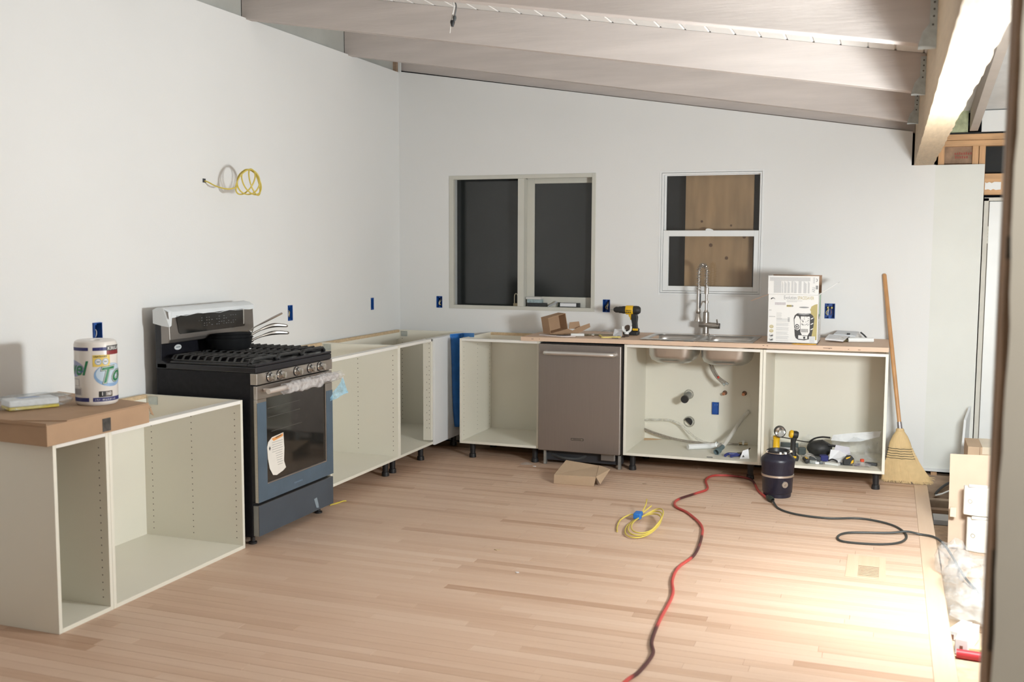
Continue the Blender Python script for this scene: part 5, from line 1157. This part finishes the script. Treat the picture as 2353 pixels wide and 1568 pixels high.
for k in range(420):
    u = rq.uniform(-1, 1); z0 = rq.uniform(.10, .24); side = -1 if rq.random() < .8 else 1
    def pos(z, u, o_=0):
        for j in range(len(rows)-1):
            if rows[j][0] >= z >= rows[j+1][0]:
                f_ = (rows[j][0]-z)/(rows[j][0]-rows[j+1][0]); r_ = [rows[j][m_]+(rows[j+1][m_]-rows[j][m_])*f_ for m_ in range(4)]; break
        else: r_ = rows[-1]
        yb = -.245-.06*(1-z/.34); return Vector((r_[1]+r_[2]*u*1.01, yb+side*r_[3]*math.sqrt(max(.02, 1-u*u))*1.04+o_, max(.0015, z)))
    zl = max(.0016, rq.gauss(.006, .006)); e_ = pos(max(zl, .012), u+rq.uniform(-.05, .05)); e_.z = zl; e_.x += rq.uniform(-.004, .008)
    b.tube([pos(z0, u), pos((z0+zl)/2+.004, u+rq.uniform(-.015, .015)), e_], [.0016, .0016, .0009], 3, cap=False)
for k in range(26):
    zl = rq.uniform(.004, .05); b.tube([pos(.11, .93), Vector((3.94+rq.uniform(-.02, .01), -.295, .05)), Vector((3.985+rq.uniform(-.03, .015), -.30+rq.uniform(-.01, .01), zl))], [.0016, .0014, .0008], 3, cap=False)
b.build('straws', mat('straw_single', (.66, .48, .245), .75, var=.06, scale=30), br, kind='stuff')
for z in (.222, .207, .191, .176, .161):
    pts = []
    for i in range(24):
        a = 2*PI*i/24; j = [k for k in range(len(rows)-1) if rows[k][0] >= z >= rows[k+1][0]][0]; f_ = (rows[j][0]-z)/(rows[j][0]-rows[j+1][0]); cx_ = rows[j][1]+(rows[j+1][1]-rows[j][1])*f_; hw = rows[j][2]+(rows[j+1][2]-rows[j][2])*f_
        pts.append((cx_+(hw+.002)*math.cos(a), -.245-.06*(1-z/.34)+.0315*math.sin(a), z+.0016*math.sin(a*9)))
    MB().tube(pts, .0019, 5, closed=True).build('stitching', mat('stitch_black', (.03, .03, .025), .8), br)
MB().lathe([(.024, .330), (.027, .337), (.025, .345), (.018, .352)], Matrix.Translation((3.7705, -.243, 0)), 14).build('top_binding', straw, br, smooth=True)
# ------------------------------------------------------------------ plumbing in the sink cabinet
yb_ = -.034; cfz = Z0+CT+.0006
absm = mat('black_abs_pipe', (.02, .02, .022), .45, var=.2)
ring = mat('rough_cutout', (.42, .40, .33), .9, var=.3, scale=60)
dp = thing('drain_stub', (2.33, -.1, .43), 'grey drain stub with black cap sticking out of the cabinet back', 'pipe')
cyl((2.333, yb_+.02, .472), (2.330, -.165, .456), .024, seg=20).build('stub_pipe', mat('grey_pipe', (.30, .29, .26), .5), dp, smooth=True)
cyl((2.330, -.160, .4565), (2.330, -.182, .4545), .0275, seg=20).build('cap', absm, dp, smooth=True)
MB().lathe([(.027, 0), (.036, .0006), (.036, .001)], along((2.333, yb_, .472), (2.333, yb_-.1, .472)), 20).build('wall_ring', ring, dp); MB().tube([(2.312, -.12, .484), (2.333, -.10, .496), (2.352, -.08, .486)], .003, 6).build('clamp', galv, dp)
d2 = thing('drain_stub', (2.337, -.06, .23), 'black capped drain stub flush in the cabinet back, below the grey one', 'pipe')
MB().prism([(p[0], p[1]) for p in [(.030*math.cos(math.radians(a)), .030*math.sin(math.radians(a))) for a in range(-50, 151, 12)]], .022, frame((2.335, yb_-.001, .272), (1, 0, 0), (0, 0, 1))).build('cap', absm, d2)
MB().lathe([(.031, 0), (.041, .0006), (.041, .001)], along((2.339, yb_, .272), (2.339, yb_-.1, .272)), 20).build('wall_ring', ring, d2)
for k, (xx, zz, lb) in enumerate(((2.592, .497, 'small copper pipe stub in sink cabinet, left of the pair'), (2.730, .501, 'small copper pipe stub in sink cabinet, right of the pair'))):
    t = thing('copper_stub', (xx, -.05, zz), lb, 'pipe', 'copper pipe stubs')
    cyl((xx, yb_+.01, zz), (xx-.004, -.075, zz-.004), .0105, seg=14).build('stub', copper, t, smooth=True); MB().lathe([(.011, 0), (.017, .0006), (.017, .001)], along((xx, yb_, zz), (xx, yb_-.1, zz)), 12).build('wall_ring', mat('brown_cut', (.16, .10, .07), .9), t)
braid = mat('braided_hose', (.42, .38, .33), .4, .6, var=.3, scale=200)
fh = thing('supply_hoses', (2.50, -.15, .72), 'pair of braided supply hoses dangling from the faucet under the sink', 'hose')
for k, dx in enumerate((0, .018)):
    MB().tube(spline([(2.468+dx, -.145, .87), (2.475+dx, -.15, .80), (2.50+dx, -.17, .71), (2.545+dx, -.19, .635), (2.60+dx*1.2, -.20, .584+.008*k)], 6), .007, 8).build('hose', braid, fh, smooth=True)
    MB().lathe([(.009, 0), (.009, .018), (1e-5, .018)], along((2.60+dx*1.2, -.20, .584+.008*k), (2.615+dx*1.2, -.203, .572+.008*k)), 8).build('hose_nut', galv, fh)
MB().sphere((2.567, -.197, .627), .0085).build('red_band', mat('hot_red', (.6, .05, .03), .5), fh)
sl_ = thing('steel_supply_line', (2.36, -.1, cfz), 'grey braided line running along the bottom of the sink cabinet', 'hose')
for o_ in (0, .010): MB().tube(spline([(2.016, -.06, .195+o_), (2.10, -.075, .172+o_), (2.25, -.10, .146+o_*.7), (2.40, -.13, .1395+o_*.5), (2.50, -.12, .1395), (2.62, -.09, .1395), (2.70, -.075, .1395)], 6), .0055, 7).build('line', braid, sl_, smooth=True)
for xx in (2.705, 2.74): cyl((xx, -.073, .1425), (xx+.025, -.068, .1425), .0095, seg=8).build('fitting', mat('brass_fitting', (.45, .36, .22), .35, .8), sl_)
B((2.728, -.080, .140), (2.742, -.064, .168)).build('valve', white_pl, sl_)
tag(MB().tube(spline([(2.016, -.05, .268), (2.10, -.06, .275), (2.20, -.065, .278), (2.28, -.075, .255), (2.36, -.11, .20), (2.44, -.15, .16), (2.52, -.17, .145)], 6), .009, 8).build('clear_hose', film('hose_clear', (.84, .83, .78), .35), smooth=True), 'pale translucent hose curving across the cabinet back', 'hose')
tag(MB().lathe([(1e-5, .002), (.0135, .002), (.0145, 0), (.0195, 0), (.0195, .25), (.0145, .25), (.0135, .245), (1e-5, .245)], along((2.395, -.375, cfz+.0195), (2.60, -.235, cfz+.0195)), 18).build('white_pipe', white_pl, smooth=True), 'short white plastic pipe lying in the sink cabinet', 'pipe')
dh = thing('drain_hose', (2.66, -.3, cfz), 'ribbed white drain hose with grey connector leaning in sink cabinet', 'hose')
hp_ = [Vector(p) for p in spline([(2.632, -.40, .166), (2.665, -.25, .22), (2.70, -.12, .285), (2.735, -.06, .34), (2.765, -.045, .375)], 14)]
MB().tube(hp_, [.0125+.0014*(i % 2) for i in range(len(hp_))], 10).build('ribbed_hose', mat('hose_white', (.74, .72, .66), .5), dh, smooth=False)
MB().lathe([(.016, 0), (.016, .06), (.022, .062), (.023, .10), (.018, .102), (.017, .075), (1e-5, .075)], along((2.636, -.385, .172), (2.605, -.49, .148)), 14).build('connector', mat('teal_grey_rubber', (.13, .18, .19), .5, var=.2, scale=30), dh, smooth=True)
MB().tube(spline([(2.598, -.42, .176), (2.592, -.415, .20), (2.602, -.41, .208), (2.612, -.42, .19)], 4), .0016, 5).build('clamp_wire', galv, dh)
plr = thing('pliers', (2.735, -.50, cfz), 'blue handled pliers lying in the sink cabinet', 'pliers')
blh = mat('plier_blue', (.035, .045, .19), .45)
MB().tube(spline([(2.675, -.535, cfz+.010), (2.69, -.50, cfz+.016), (2.725, -.49, cfz+.016), (2.755, -.475, cfz+.014)], 5), .0095, 8).build('handle', blh, plr, smooth=True)
MB().tube(spline([(2.715, -.545, cfz+.010), (2.73, -.52, cfz+.012), (2.765, -.49, cfz+.012)], 5), .0095, 8).build('handle', blh, plr, smooth=True)
MB().obox((2.772, -.468, cfz+.017), (.05, .03, .016), Matrix.Rotation(.6, 3, 'Z')).build('jaw', mat('plier_jaw', (.10, .09, .08), .4, .7), plr, bevel=.003)
MB().tube([(2.79, -.455, cfz+.018), (2.825, -.42, cfz+.05)], [.008, .004], 6).build('jaw_tip', MATS['plier_jaw'], plr)
wt = thing('white_clip_card', (2.80, -.53, cfz), 'small white hang card standing beside the pliers', 'card')
MB().add([V(2.775, -.555, cfz), V(2.835, -.535, cfz), V(2.825, -.515, cfz+.062), V(2.79, -.525, cfz+.05)], [(0, 1, 2, 3)]).build('card', paper, wt, solid=.002)
MB().prism([(2.792, .012+cfz), (2.806, .014+cfz), (2.798, .028+cfz)], .0006, frame((0, -.5555, 0), (1, 0, 0), (0, 0, 1))).build('card_mark', dink, wt)
tag(B((2.56, -.585, cfz), (2.60, -.580, cfz+.003)).build('drill_bit', dkgrey), 'thin dark drill bit at the front of the sink cabinet', 'drill bit')
# ------------------------------------------------------------------ tools in the end cabinet
cf_ = cfz
fl_ = thing('flashlight', (3.0, -.36, cf_), 'yellow flashlight with round reflector standing in the end cabinet', 'flashlight')
MB().lathe([(1e-5, 0), (.047, 0), (.047, .012), (.042, .028), (.026, .044), (.0225, .05), (.021, .11), (.024, .14), (1e-5, .15)], Matrix.Translation((2.995, -.40, cf_)), 22).build('body', yellow, fl_, smooth=True)
hc = Vector((3.020, -.445, cf_+.180)); hn = Vector((.25, -.95, -.05)).normalized()
MB().lathe([(1e-5, -.055), (.018, -.055), (.030, -.035), (.0375, -.02), (.0375, .012), (.034, .014), (.033, .008)], along(hc, hc+hn), 24).build('head_bezel', toolblk, fl_, smooth=True)
MB().lathe([(.0335, .009), (.024, -.006), (.008, -.016), (1e-5, -.017)], along(hc, hc+hn), 24).build('reflector', chrome, fl_, smooth=True)
MB().lathe([(1e-5, .011), (.034, .0095)], along(hc, hc+hn), 24).build('lens', gl, fl_); MB().sphere(hc+hn*.001, .006).build('lamp_bulb', white_pl, fl_)
wl2 = thing('work_flashlight', (3.113, -.47, cf_), 'black cordless tool light with yellow ring and battery foot', 'flashlight')
bx0, by0 = 3.113, -.475
MB().prism([(-.028, 0), (.034, 0), (.034, .022), (.024, .034), (-.020, .034)], .06, frame((bx0, by0+.03, cf_), (1, 0, 0), (0, 0, 1))).build('battery', toolblk, wl2, bevel=.005)
B((bx0-.020, by0-.0315, cf_+.020), (bx0+.022, by0-.029, cf_+.034)).build('battery_latch', yellow, wl2, bevel=.001)
MB().tube([(bx0, by0, cf_+.034), (bx0-.004, by0, cf_+.075), (bx0-.003, by0, cf_+.125), (bx0+.002, by0, cf_+.155)], [.020, .017, .017, .022], 12).build('grip', toolblk, wl2, smooth=True)
MB().lathe([(1e-5, -.022), (.022, -.022), (.026, -.01), (.024, .012), (.022, .016)], along((bx0+.004, by0, cf_+.172), (bx0-.03, by0-.01, cf_+.178)), 18).build('pivot_head', toolblk, wl2, smooth=True)
MB().lathe([(.024, .012), (.027, .014), (.027, .026), (.020, .034), (1e-5, .034)], along((bx0+.004, by0, cf_+.172), (bx0-.03, by0-.01, cf_+.178)), 18).build('yellow_ring', yellow, wl2, smooth=True)
pc = thing('black_tool_pouch', (3.265, -.27, cf_), 'black fabric tool roll with strap in the end cabinet', 'tool pouch')
b = blob((3.265, -.27, cf_+.053), 1, (.085, .06, .056), .10, 5, 8, 24, 14); b.v = [Vector((p.x, p.y, max(cf_+.0004, p.z))) for p in b.v]; b.build('pouch', toolblk, pc, smooth=True)
MB().tube(spline([(3.20, -.29, cf_+.095), (3.235, -.31, cf_+.125), (3.285, -.31, cf_+.138), (3.335, -.30, cf_+.135)], 5), [.006]*16, 6).build('strap', blackpl, pc, smooth=True)
cyl((3.325, -.31, cf_+.085), (3.385, -.315, cf_+.083), .008, seg=8).build('buckle', blackpl, pc)
sd = thing('screwdriver', (3.19, -.45, cf_), 'black and yellow screwdriver lying at the front of the end cabinet', 'screwdriver')
p0, p1 = Vector((3.168, -.43, cf_+.019)), Vector((3.212, -.57, cf_+.0165))
MB().lathe([(1e-5, 0), (.010, 0), (.014, .012), (.013, .03), (.0165, .06), (.0165, .085), (.012, .096), (1e-5, .098)], along(p0.lerp(p1, .30), p1), 12).build('handle', toolblk, sd, smooth=True)
MB().obox(p0.lerp(p1, .70)+Vector((0, 0, .0162)), (.010, .05, .003), Matrix.Rotation(.30, 3, 'Z')).build('yellow_inlay', yellow, sd); cyl(p0+(p0-p1)*.35, p0.lerp(p1, .33), .003, seg=8).build('shank', chrome, sd)
tm = thing('tape_measure', (3.455, -.50, cf_), 'black and yellow tape measure on the end cabinet floor', 'tape measure')
MB().prism([(-.030, 0), (.028, 0), (.036, .012), (.034, .045), (.018, .064), (-.008, .062), (-.034, .03)], .036, frame((3.455, -.485, cf_), (1, .25, 0), (0, 0, 1))).build('case', toolblk, tm, bevel=.005)
for pts in ([(-.018, .050), (.012, .060), (.004, .050), (-.016, .042)], [(.012, .010), (.030, .02), (.030, .040), (.018, .03)]):
    MB().prism(pts, .0012, frame((3.455, -.485, cf_), (1, .25, 0), (0, 0, 1)) @ Matrix.Translation((0, 0, .0358))).build('yellow_patch', yellow, tm)
MB().prism([(-.030, 0), (-.060, 0), (-.062, .012), (-.052, .009), (-.045, .016), (-.03, .012)], .016, frame((3.455, -.495, cf_), (1, .25, 0), (0, 0, 1))).build('belt_clip', blackpl, tm)
tag(MB().add([V(3.345, -.40, cf_+.075), V(3.335, -.42, cf_+.004), V(3.425, -.46, cf_+.002), V(3.455, -.40, cf_+.038), V(3.40, -.37, cf_+.066)], [(0, 1, 2, 3, 4)]).build('white_leaflet', paper, solid=.0008), 'white folded leaflet leaning before the black pouch', 'leaflet')
tag(MB().add([V(3.375, -.36, cf_+.10), V(3.36, -.37, cf_+.05), V(3.47, -.36, cf_+.035), V(3.46, -.33, cf_+.085)], [(0, 1, 2, 3)]).build('white_leaflet', mat('paper_lilac', (.66, .64, .70), .7), solid=.0008), 'lilac-grey sheet behind the white leaflet', 'leaflet')
zp = thing('zip_bag', (3.50, -.30, cf_), 'large clear zip bag with white printed header in the end cabinet', 'bag')
crumple(16, 10, lambda u, v: (3.345+.315*u, -.25-.03*math.sin(u*3)-.16*(1-v)*(.3+.7*u*0+.3), cf_+.004+(.118+.075*u)*v), .014, 11, 14).build('bag_front', clear, zp, smooth=True)
MB().add([V(3.338, -.285, cf_+.115), V(3.352, -.28, cf_+.152), V(3.47, -.275, cf_+.172), V(3.655, -.27, cf_+.196), V(3.645, -.285, cf_+.160), V(3.53, -.29, cf_+.122), V(3.43, -.29, cf_+.112)], [(0, 6, 5, 4, 3, 2, 1)]).build('header', mat('bag_header', (.72, .73, .73), .4, var=.06, scale=30), zp)
crumple(12, 8, lambda u, v: (3.36+.29*u, -.36-.10*v, cf_+.005+.045*math.sin(u*3.1)*(1-v*.6)+.012*v), .014, 13, 18).build('bag_front', clear, zp, smooth=True)
bl = thing('blister_pack', (3.55, -.47, cf_), 'clear blister pack with a red piece on the end cabinet floor', 'packet')
crumple(10, 6, lambda u, v: (3.47+.13*u, -.56+.13*v, cf_+.010+.018*math.sin(u*3)*math.sin(v*3)), .008, 17, 20).build('blister', clear2, bl, smooth=True)
MB().obox((3.545, -.49, cf_+.034), (.022, .02, .02), Matrix.Rotation(.5, 3, 'Z')).build('red_piece', mat('tip_red', (.70, .08, .03), .5), bl, bevel=.004)
MB().prism([(3.50, -.52), (3.53, -.50), (3.535, -.47), (3.505, -.48)], .012, Matrix.Translation((0, 0, cf_+.001))).build('violet_piece', mat('dark_violet', (.09, .07, .14), .5), bl)
small = [('socket_case', (3.255, -.44, .022), (.085, .035, .026), .1, dkgrey, 'small dark grey case before the black pouch', 'case'), ('blue_cloth_roll', (3.305, -.43, .022), (.05, .05, .040), .3, mat('cloth_blue', (.03, .035, .16), .8), 'small dark blue pack beside the grey case', 'pack'),
         ('steel_bracket', (3.245, -.535, .011), (.045, .03, .020), -.1, galv, 'small steel bracket at the front of the end cabinet', 'bracket'), ('steel_bracket', (3.292, -.53, .010), (.025, .03, .018), .2, mat('bracket_grey', (.14, .15, .15), .4, .7), 'small darker bracket next to the steel one', 'bracket'),
         ('label_tag', (3.27, -.545, .008), (.025, .02, .014), .1, paper, 'tiny white tag between the two brackets', 'tag'), ('parts_packet', (3.365, -.535, .008), (.09, .04, .014), -.35, mat('packet_pale', (.72, .73, .70), .5), 'pale parts packet beside the tape measure', 'packet'),
         ('black_case', (3.085, -.33, .022), (.055, .05, .04), .2, blackpl, 'black round-cornered case behind the black tool light', 'case'), ('metal_plate', (3.06, -.16, .050), (.12, .02, .03), .05, mat('plate_teal', (.12, .14, .14), .4, .6), 'dark metal plate behind the yellow flashlight', 'plate'),
         ('junction_part', (3.15, -.26, .03), (.05, .04, .05), .4, mat('part_green', (.07, .085, .08), .5), 'dark greenish fitting left of the black pouch', 'fitting'), ('dark_strip', (3.60, -.46, .011), (.075, .025, .018), -.2, dkgrey, 'dark plastic strip in the right corner of the end cabinet', 'strip')]
for nm, c_, s_, rz_, m_, lb, ca in small:
    T = Matrix.Translation((c_[0], c_[1], cf_+s_[2]/2+.0005+(.028 if nm == 'metal_plate' else 0))) @ Rz(rz_)
    b = MB(); b.box((-s_[0]/2, -s_[1]/2, -s_[2]/2), (s_[0]/2, s_[1]/2, s_[2]/2), T); tag(b.build(nm, m_, bevel=min(s_)*.18), lb, ca)
tag(MB().obox((3.06, -.165, cf_+.014), (.14, .07, .026)).build('paper_pad', mat('pad_grey', (.55, .55, .57), .6), bevel=.002), 'pale grey pad under the metal plate behind the flashlight', 'pad')
tag(MB().tube(spline([(2.955, -.20, cf_+.105), (3.05, -.20, cf_+.095), (3.14, -.22, cf_+.085), (3.20, -.23, cf_+.083)], 5), .004, 6).build('long_driver_bit', mat('dark_rod', (.10, .10, .10), .4, .7), smooth=True), 'long thin dark rod resting across the tools', 'rod')
tag(crumple(10, 8, lambda u, v: (3.13+.13*u, -.16-.10*v, cf_+.05+.07*math.sin(u*3.1)*(1-v*.7)), .018, 19, 16).build('plastic_bag', clear, smooth=True), 'crumpled clear plastic bag behind the black pouch', 'bag')
tag(crumple(8, 6, lambda u, v: (3.165+.09*u, -.40-.07*v, cf_+.012+.030*math.sin(u*3.1)), .012, 23, 20).build('plastic_bag', clear2, smooth=True), 'small crumpled plastic bag beside the screwdriver', 'bag')
tag(MB().tube(spline([(3.335, -.44, cf_+.006), (3.36, -.45, cf_+.02), (3.39, -.47, cf_+.012), (3.385, -.50, cf_+.005)], 5), .005, 6).build('black_hook', blackpl, smooth=True), 'curved black hook before the white leaflet', 'hook')
# ------------------------------------------------------------------ scraps on the floor
tag(MB().tube(spline([(.60, -2.17, .004), (.617, -2.10, .004), (.63, -2.06, .006), (.64, -2.045, .004)], 4), [.003, .003, .003, .005]+[.004]*9, 6).build('yellow_wire_scrap', mat('scrap_yellow', (.72, .58, .08), .5)), 'bright yellow wire scrap by the front foot of the range', 'scrap')
tag(crumple(6, 5, lambda u, v: (1.265+.085*u, -.68+.06*v, .004+.014*math.sin(u*3.1)*math.sin(v*3.1)), .006, 29, 30).build('plastic_scrap', clear), 'crumpled clear plastic scrap on floor before the dishwasher', 'scrap')
for k, (x_, y_, s_, m_, lb) in enumerate(((1.847, -2.655, .018, chip, 'brown wood chip lying mid floor'), (2.063, -2.962, .010, paper, 'tiny white paper fleck on the floor'), (1.38, -.70, .012, paper, 'tiny white fleck near the dishwasher foot'), (2.22, -.95, .014, oldwood, 'dark sliver of wood before the sink cabinet'))):
    tag(MB().prism([(x_-s_, y_), (x_, y_-s_*.5), (x_+s_, y_+s_*.2), (x_, y_+s_*.5)], .003, Matrix.Translation((0, 0, .0008))).build('floor_scrap', m_), lb, 'scrap')
# ------------------------------------------------------------------ beyond the floor edge: lowered subfloor and building debris
SZ = -.10
osb = mat('osb_subfloor', (.52, .38, .26), .85, var=.18, scale=18)
struct(B((3.951, -5.2, SZ-.02), (6.29, -.95, SZ)).build('floor_subfloor', osb))
for k, (ya, yb2, z_, m_, lb) in enumerate(((-.40, -.34, -.075, mat('dusty_wood', (.46, .36, .27), .85, var=.15, scale=10), 'dusty floor joist beyond the floor edge nearest the wall'), (-.62, -.56, -.085, oldwood, 'old floor joist beyond the floor edge, second from the wall'))):
    tag(B((3.951, ya, -.33), (5.6, yb2, z_)).build('floor_joist', m_, bevel=.003), lb, 'joist', 'exposed floor joists')
tag(B((3.97, -.84, -.125), (4.25, -.68, -.095)).build('white_offcut', mat('offcut_white', (.66, .68, .70), .6), bevel=.002), 'flat white offcut lying beyond the floor edge', 'board')
tag(B((3.955, -.22, -.32), (4.10, -.10, -.09)).build('wood_block', oldwood, bevel=.004), 'rough brown wood block under the end of the wall', 'block')
tag(MB().tube(spline([(4.0, -.26, -.07), (4.03, -.24, -.035), (4.08, -.21, .0), (4.16, -.20, .03)], 5), .008, 8).build('loose_cable', mat('cable_black', (.05, .05, .05), .5), smooth=True), 'black and white cable end below the wall', 'cable')
tag(MB().tube(spline([(4.0, -.295, -.068), (4.035, -.30, -.055), (4.09, -.285, -.030), (4.15, -.28, -.012)], 5), .005, 8).build('loose_cable', white_pl, smooth=True), 'white cable below the black one by the wall', 'cable')
ls = thing('cardboard_sheet', (4.25, -1.50, SZ), 'large cardboard sheet leaning upright beyond the floor edge', 'cardboard')
MB().add([V(4.012, -1.56, SZ), V(4.60, -1.56, SZ), V(4.60, -1.44, .44), V(4.012, -1.44, .425)], [(0, 1, 2, 3)]).build('sheet', mat('cardboard_pale', (.56, .42, .31), .8, var=.04), ls, solid=.006)
B((4.016, -1.571, .11), (4.045, -1.545, .16)).build('packing_tape', mat('packing_tape', (.68, .58, .44), .4), ls)
fc2 = tag(B((3.965, -1.95, SZ), (4.5, -1.60, SZ+.045)).build('flat_cardboard', mat('cardboard_pale', (.56, .42, .31), .8), bevel=.002), 'flat cardboard lying before the leaning sheet', 'cardboard')
for k, (x0_, z0_, z1_, rl_, lb) in enumerate(((4.078, .135, .288, .0, 'upper white foam end cap leaning on the cardboard sheet'), (4.097, SZ+.046, .122, .03, 'lower white foam end cap with rounded corner by the cardboard'))):
    t = thing('foam_end_cap', (x0_+.12, -1.62, z0_), lb, 'packaging', 'foam end caps')
    fm_ = mat('foam_cream', (.74, .70, .63), .7, var=.02)
    yk = -1.60-.02*k
    MB().prism([(0, 0), (.055, -.022), (.30, -.022), (.30, .04), (0, .04)], z1_-z0_, Matrix.Translation((x0_, yk, z0_))).build('foam_block', fm_, t, bevel=.006)
    MB().lathe([(.008, 0), (.010, .0015), (.012, 0)], along((x0_+.03, yk-.0135, (z0_+z1_)/2), (x0_-.008, yk-.1, (z0_+z1_)/2)), 14).build('moulded_ring', mat('foam_shadow', (.50, .46, .40), .7), t)
    MB().box((x0_+.02, yk-.021, z1_), (x0_+.11, yk-.005, z1_+.014)).build('tab', fm_, t, bevel=.003)
kb = thing('shipping_box', (4.35, -.75, SZ), 'brown cardboard box standing behind the leaning sheet', 'box')
B((4.137, -.90, SZ+.002), (4.60, -.60, .375)).build('carton', kraft2, kb, bevel=.003)
B((4.20, -.9015, .0), (4.204, -.90, .375)).build('seam', mat('seam_dark', (.30, .19, .12), .8), kb)
B((4.215, -.9015, .335), (4.40, -.598, .377)).build('tape', mat('packing_tape', (.68, .58, .44), .4), kb)
tag(MB().add([V(4.128, -.30, -.09), V(4.150, -.30, .44), V(4.190, -.10, .50), V(4.175, -.10, -.09)], [(0, 1, 2, 3)]).build('leaning_board', mat('panel_white', (.74, .76, .77), .5), solid=.014), 'thin white panel leaning against the end of the wall', 'panel')
tag(crumple(4, 3, lambda u, v: (4.02+.05*u, -1.62+.03*v, SZ+.06+.006*u), .006, 31, 30).build('tissue_scrap', paper), 'small white tissue on the flat cardboard', 'scrap')
pb_ = thing('plastic_bag', (4.08, -2.35, SZ), 'big crumpled clear plastic bag spilling over the floor edge', 'bag')
clear3 = film('bag_plastic', (.88, .89, .89), .17)
b = blob((4.085, -2.50, .015), 1, (.15, .27, .135), .30, 7, 6, 40, 24); b.v = [Vector((p.x, p.y, max(SZ+.001, p.z))) for p in b.v]; b.build('bag_body', clear3, pb_, smooth=True)
b = blob((4.0, -2.22, .055), 1, (.075, .12, .10), .30, 9, 6, 28, 16); b.v = [Vector((p.x, p.y, max(.005 if p.x < 3.955 else SZ+.06, p.z))) for p in b.v]; b.build('bag_fold', clear3, pb_, smooth=True)
crumple(14, 12, lambda u, v: (3.95+.27*u, -2.80+.35*v, -.02+.10*math.sin(u*3)*math.sin(v*3)-.06*u), .035, 33, 9).build('bag_fold', clear3, pb_, smooth=True)
for k, (c_, s_, a_, tl, lb) in enumerate((((4.00, -2.80, SZ+.022), (.16, .045, .042), 1.15, 0, 'upper white plastic trim piece by the floor edge'), ((4.02, -2.93, SZ+.035), (.22, .05, .066), 1.30, .0, 'lower white plastic trim channel by the floor edge'))):
    T = Matrix.Translation(c_) @ Rz(a_); t = thing('white_trim_piece', c_, lb, 'trim piece', 'white trim pieces')
    MB().box((-s_[0]/2, -s_[1]/2, -s_[2]/2+.001), (s_[0]/2, s_[1]/2, s_[2]/2), T).build('channel', white_pl, t, bevel=.003)
    MB().box((-s_[0]/2-.001, -s_[1]*.12, -s_[2]*.4), (-s_[0]/2+.004, s_[1]*.12, s_[2]*.1), T).build('slot', mat('slot_brown', (.25, .12, .08), .7), t)
tag(cyl((3.972, -3.065, SZ+.019), (4.40, -3.10, SZ+.019), .0185).build('red_pipe', mat('red_plastic_pipe', (.45, .03, .04), .4), smooth=True), 'red plastic pipe lying beyond the floor edge', 'pipe')
tag(B((3.99, -3.02, SZ+.0005), (4.20, -2.985, SZ+.03)).build('yellow_offcut', mat('pale_yellow2', (.68, .58, .30), .6), bevel=.002), 'pale yellow offcut behind the red pipe', 'offcut')
tag(B((4.0, -2.74, SZ+.0005), (4.18, -2.70, SZ+.03)).build('dark_offcut', oldwood, bevel=.002), 'dark wood offcut near the plastic bag', 'offcut')
# ------------------------------------------------------------------ lamps: the twin-head work light and the added fill bulb
wk = thing('work_light', (LAMP.x, LAMP.y, SZ), 'round work lamp on a tripod beyond the floor edge', 'work light')
yl = mat('worklight_yellow', (.65, .42, .03), .45)
cyl((LAMP.x, LAMP.y, SZ+.25), (LAMP.x, LAMP.y, LAMP.z-.32), .014).build('mast', yl, wk, smooth=True)
for a in (.1, 1.75, 4.9): MB().tube([(LAMP.x, LAMP.y, SZ+.42), (LAMP.x+.22*math.cos(a), LAMP.y+.22*math.sin(a), SZ+.012)], .010, 8).build('tripod_leg', yl, wk, smooth=True)
B((LAMP.x-.012, LAMP.y-.10, LAMP.z-.32), (LAMP.x+.012, LAMP.y+.10, LAMP.z-.30)).build('cross_bar', dkgrey, wk)
for N_, L_, hx, hy in ((N1, LAMP, .17, .12), (N2, LAMP+Vector((0, .02, -.12)), .24, .16)):
    M = (-N_).to_track_quat('Z', 'Y').to_matrix().to_4x4(); M.translation = L_+N_*.02     # local -z points out of the lamp
    h_ = MB().box((-hx, -hy, -.008), (hx, hy, .02), M).build('lamp_housing', yl, wk, bevel=.006)
    MB().box((-hx+.01, -hy+.01, -.050), (hx-.01, hy-.01, -.046), M).build('lens', mat('lamp_lens', (.9, .9, .9), .3, emit=(1, 1, .97, 6)), h_)
bb = thing('fill_bulb', FILL_LAMP, 'added fill bulb, unseen to the right of the camera', 'lamp')
MB().lathe([(.014, .075), (.016, .10), (.02, .14), (.012, .16)], Matrix.Translation(FILL_LAMP), 14).build('socket', blackpl, bb, smooth=True)
MB().tube([FILL_LAMP+Vector((0, 0, .15)), FILL_LAMP+Vector((0, 0, .75))], .003, 6).build('cable', blackpl, bb)
for o in list(bpy.data.objects):
    if 'wl' in o: del o['wl']
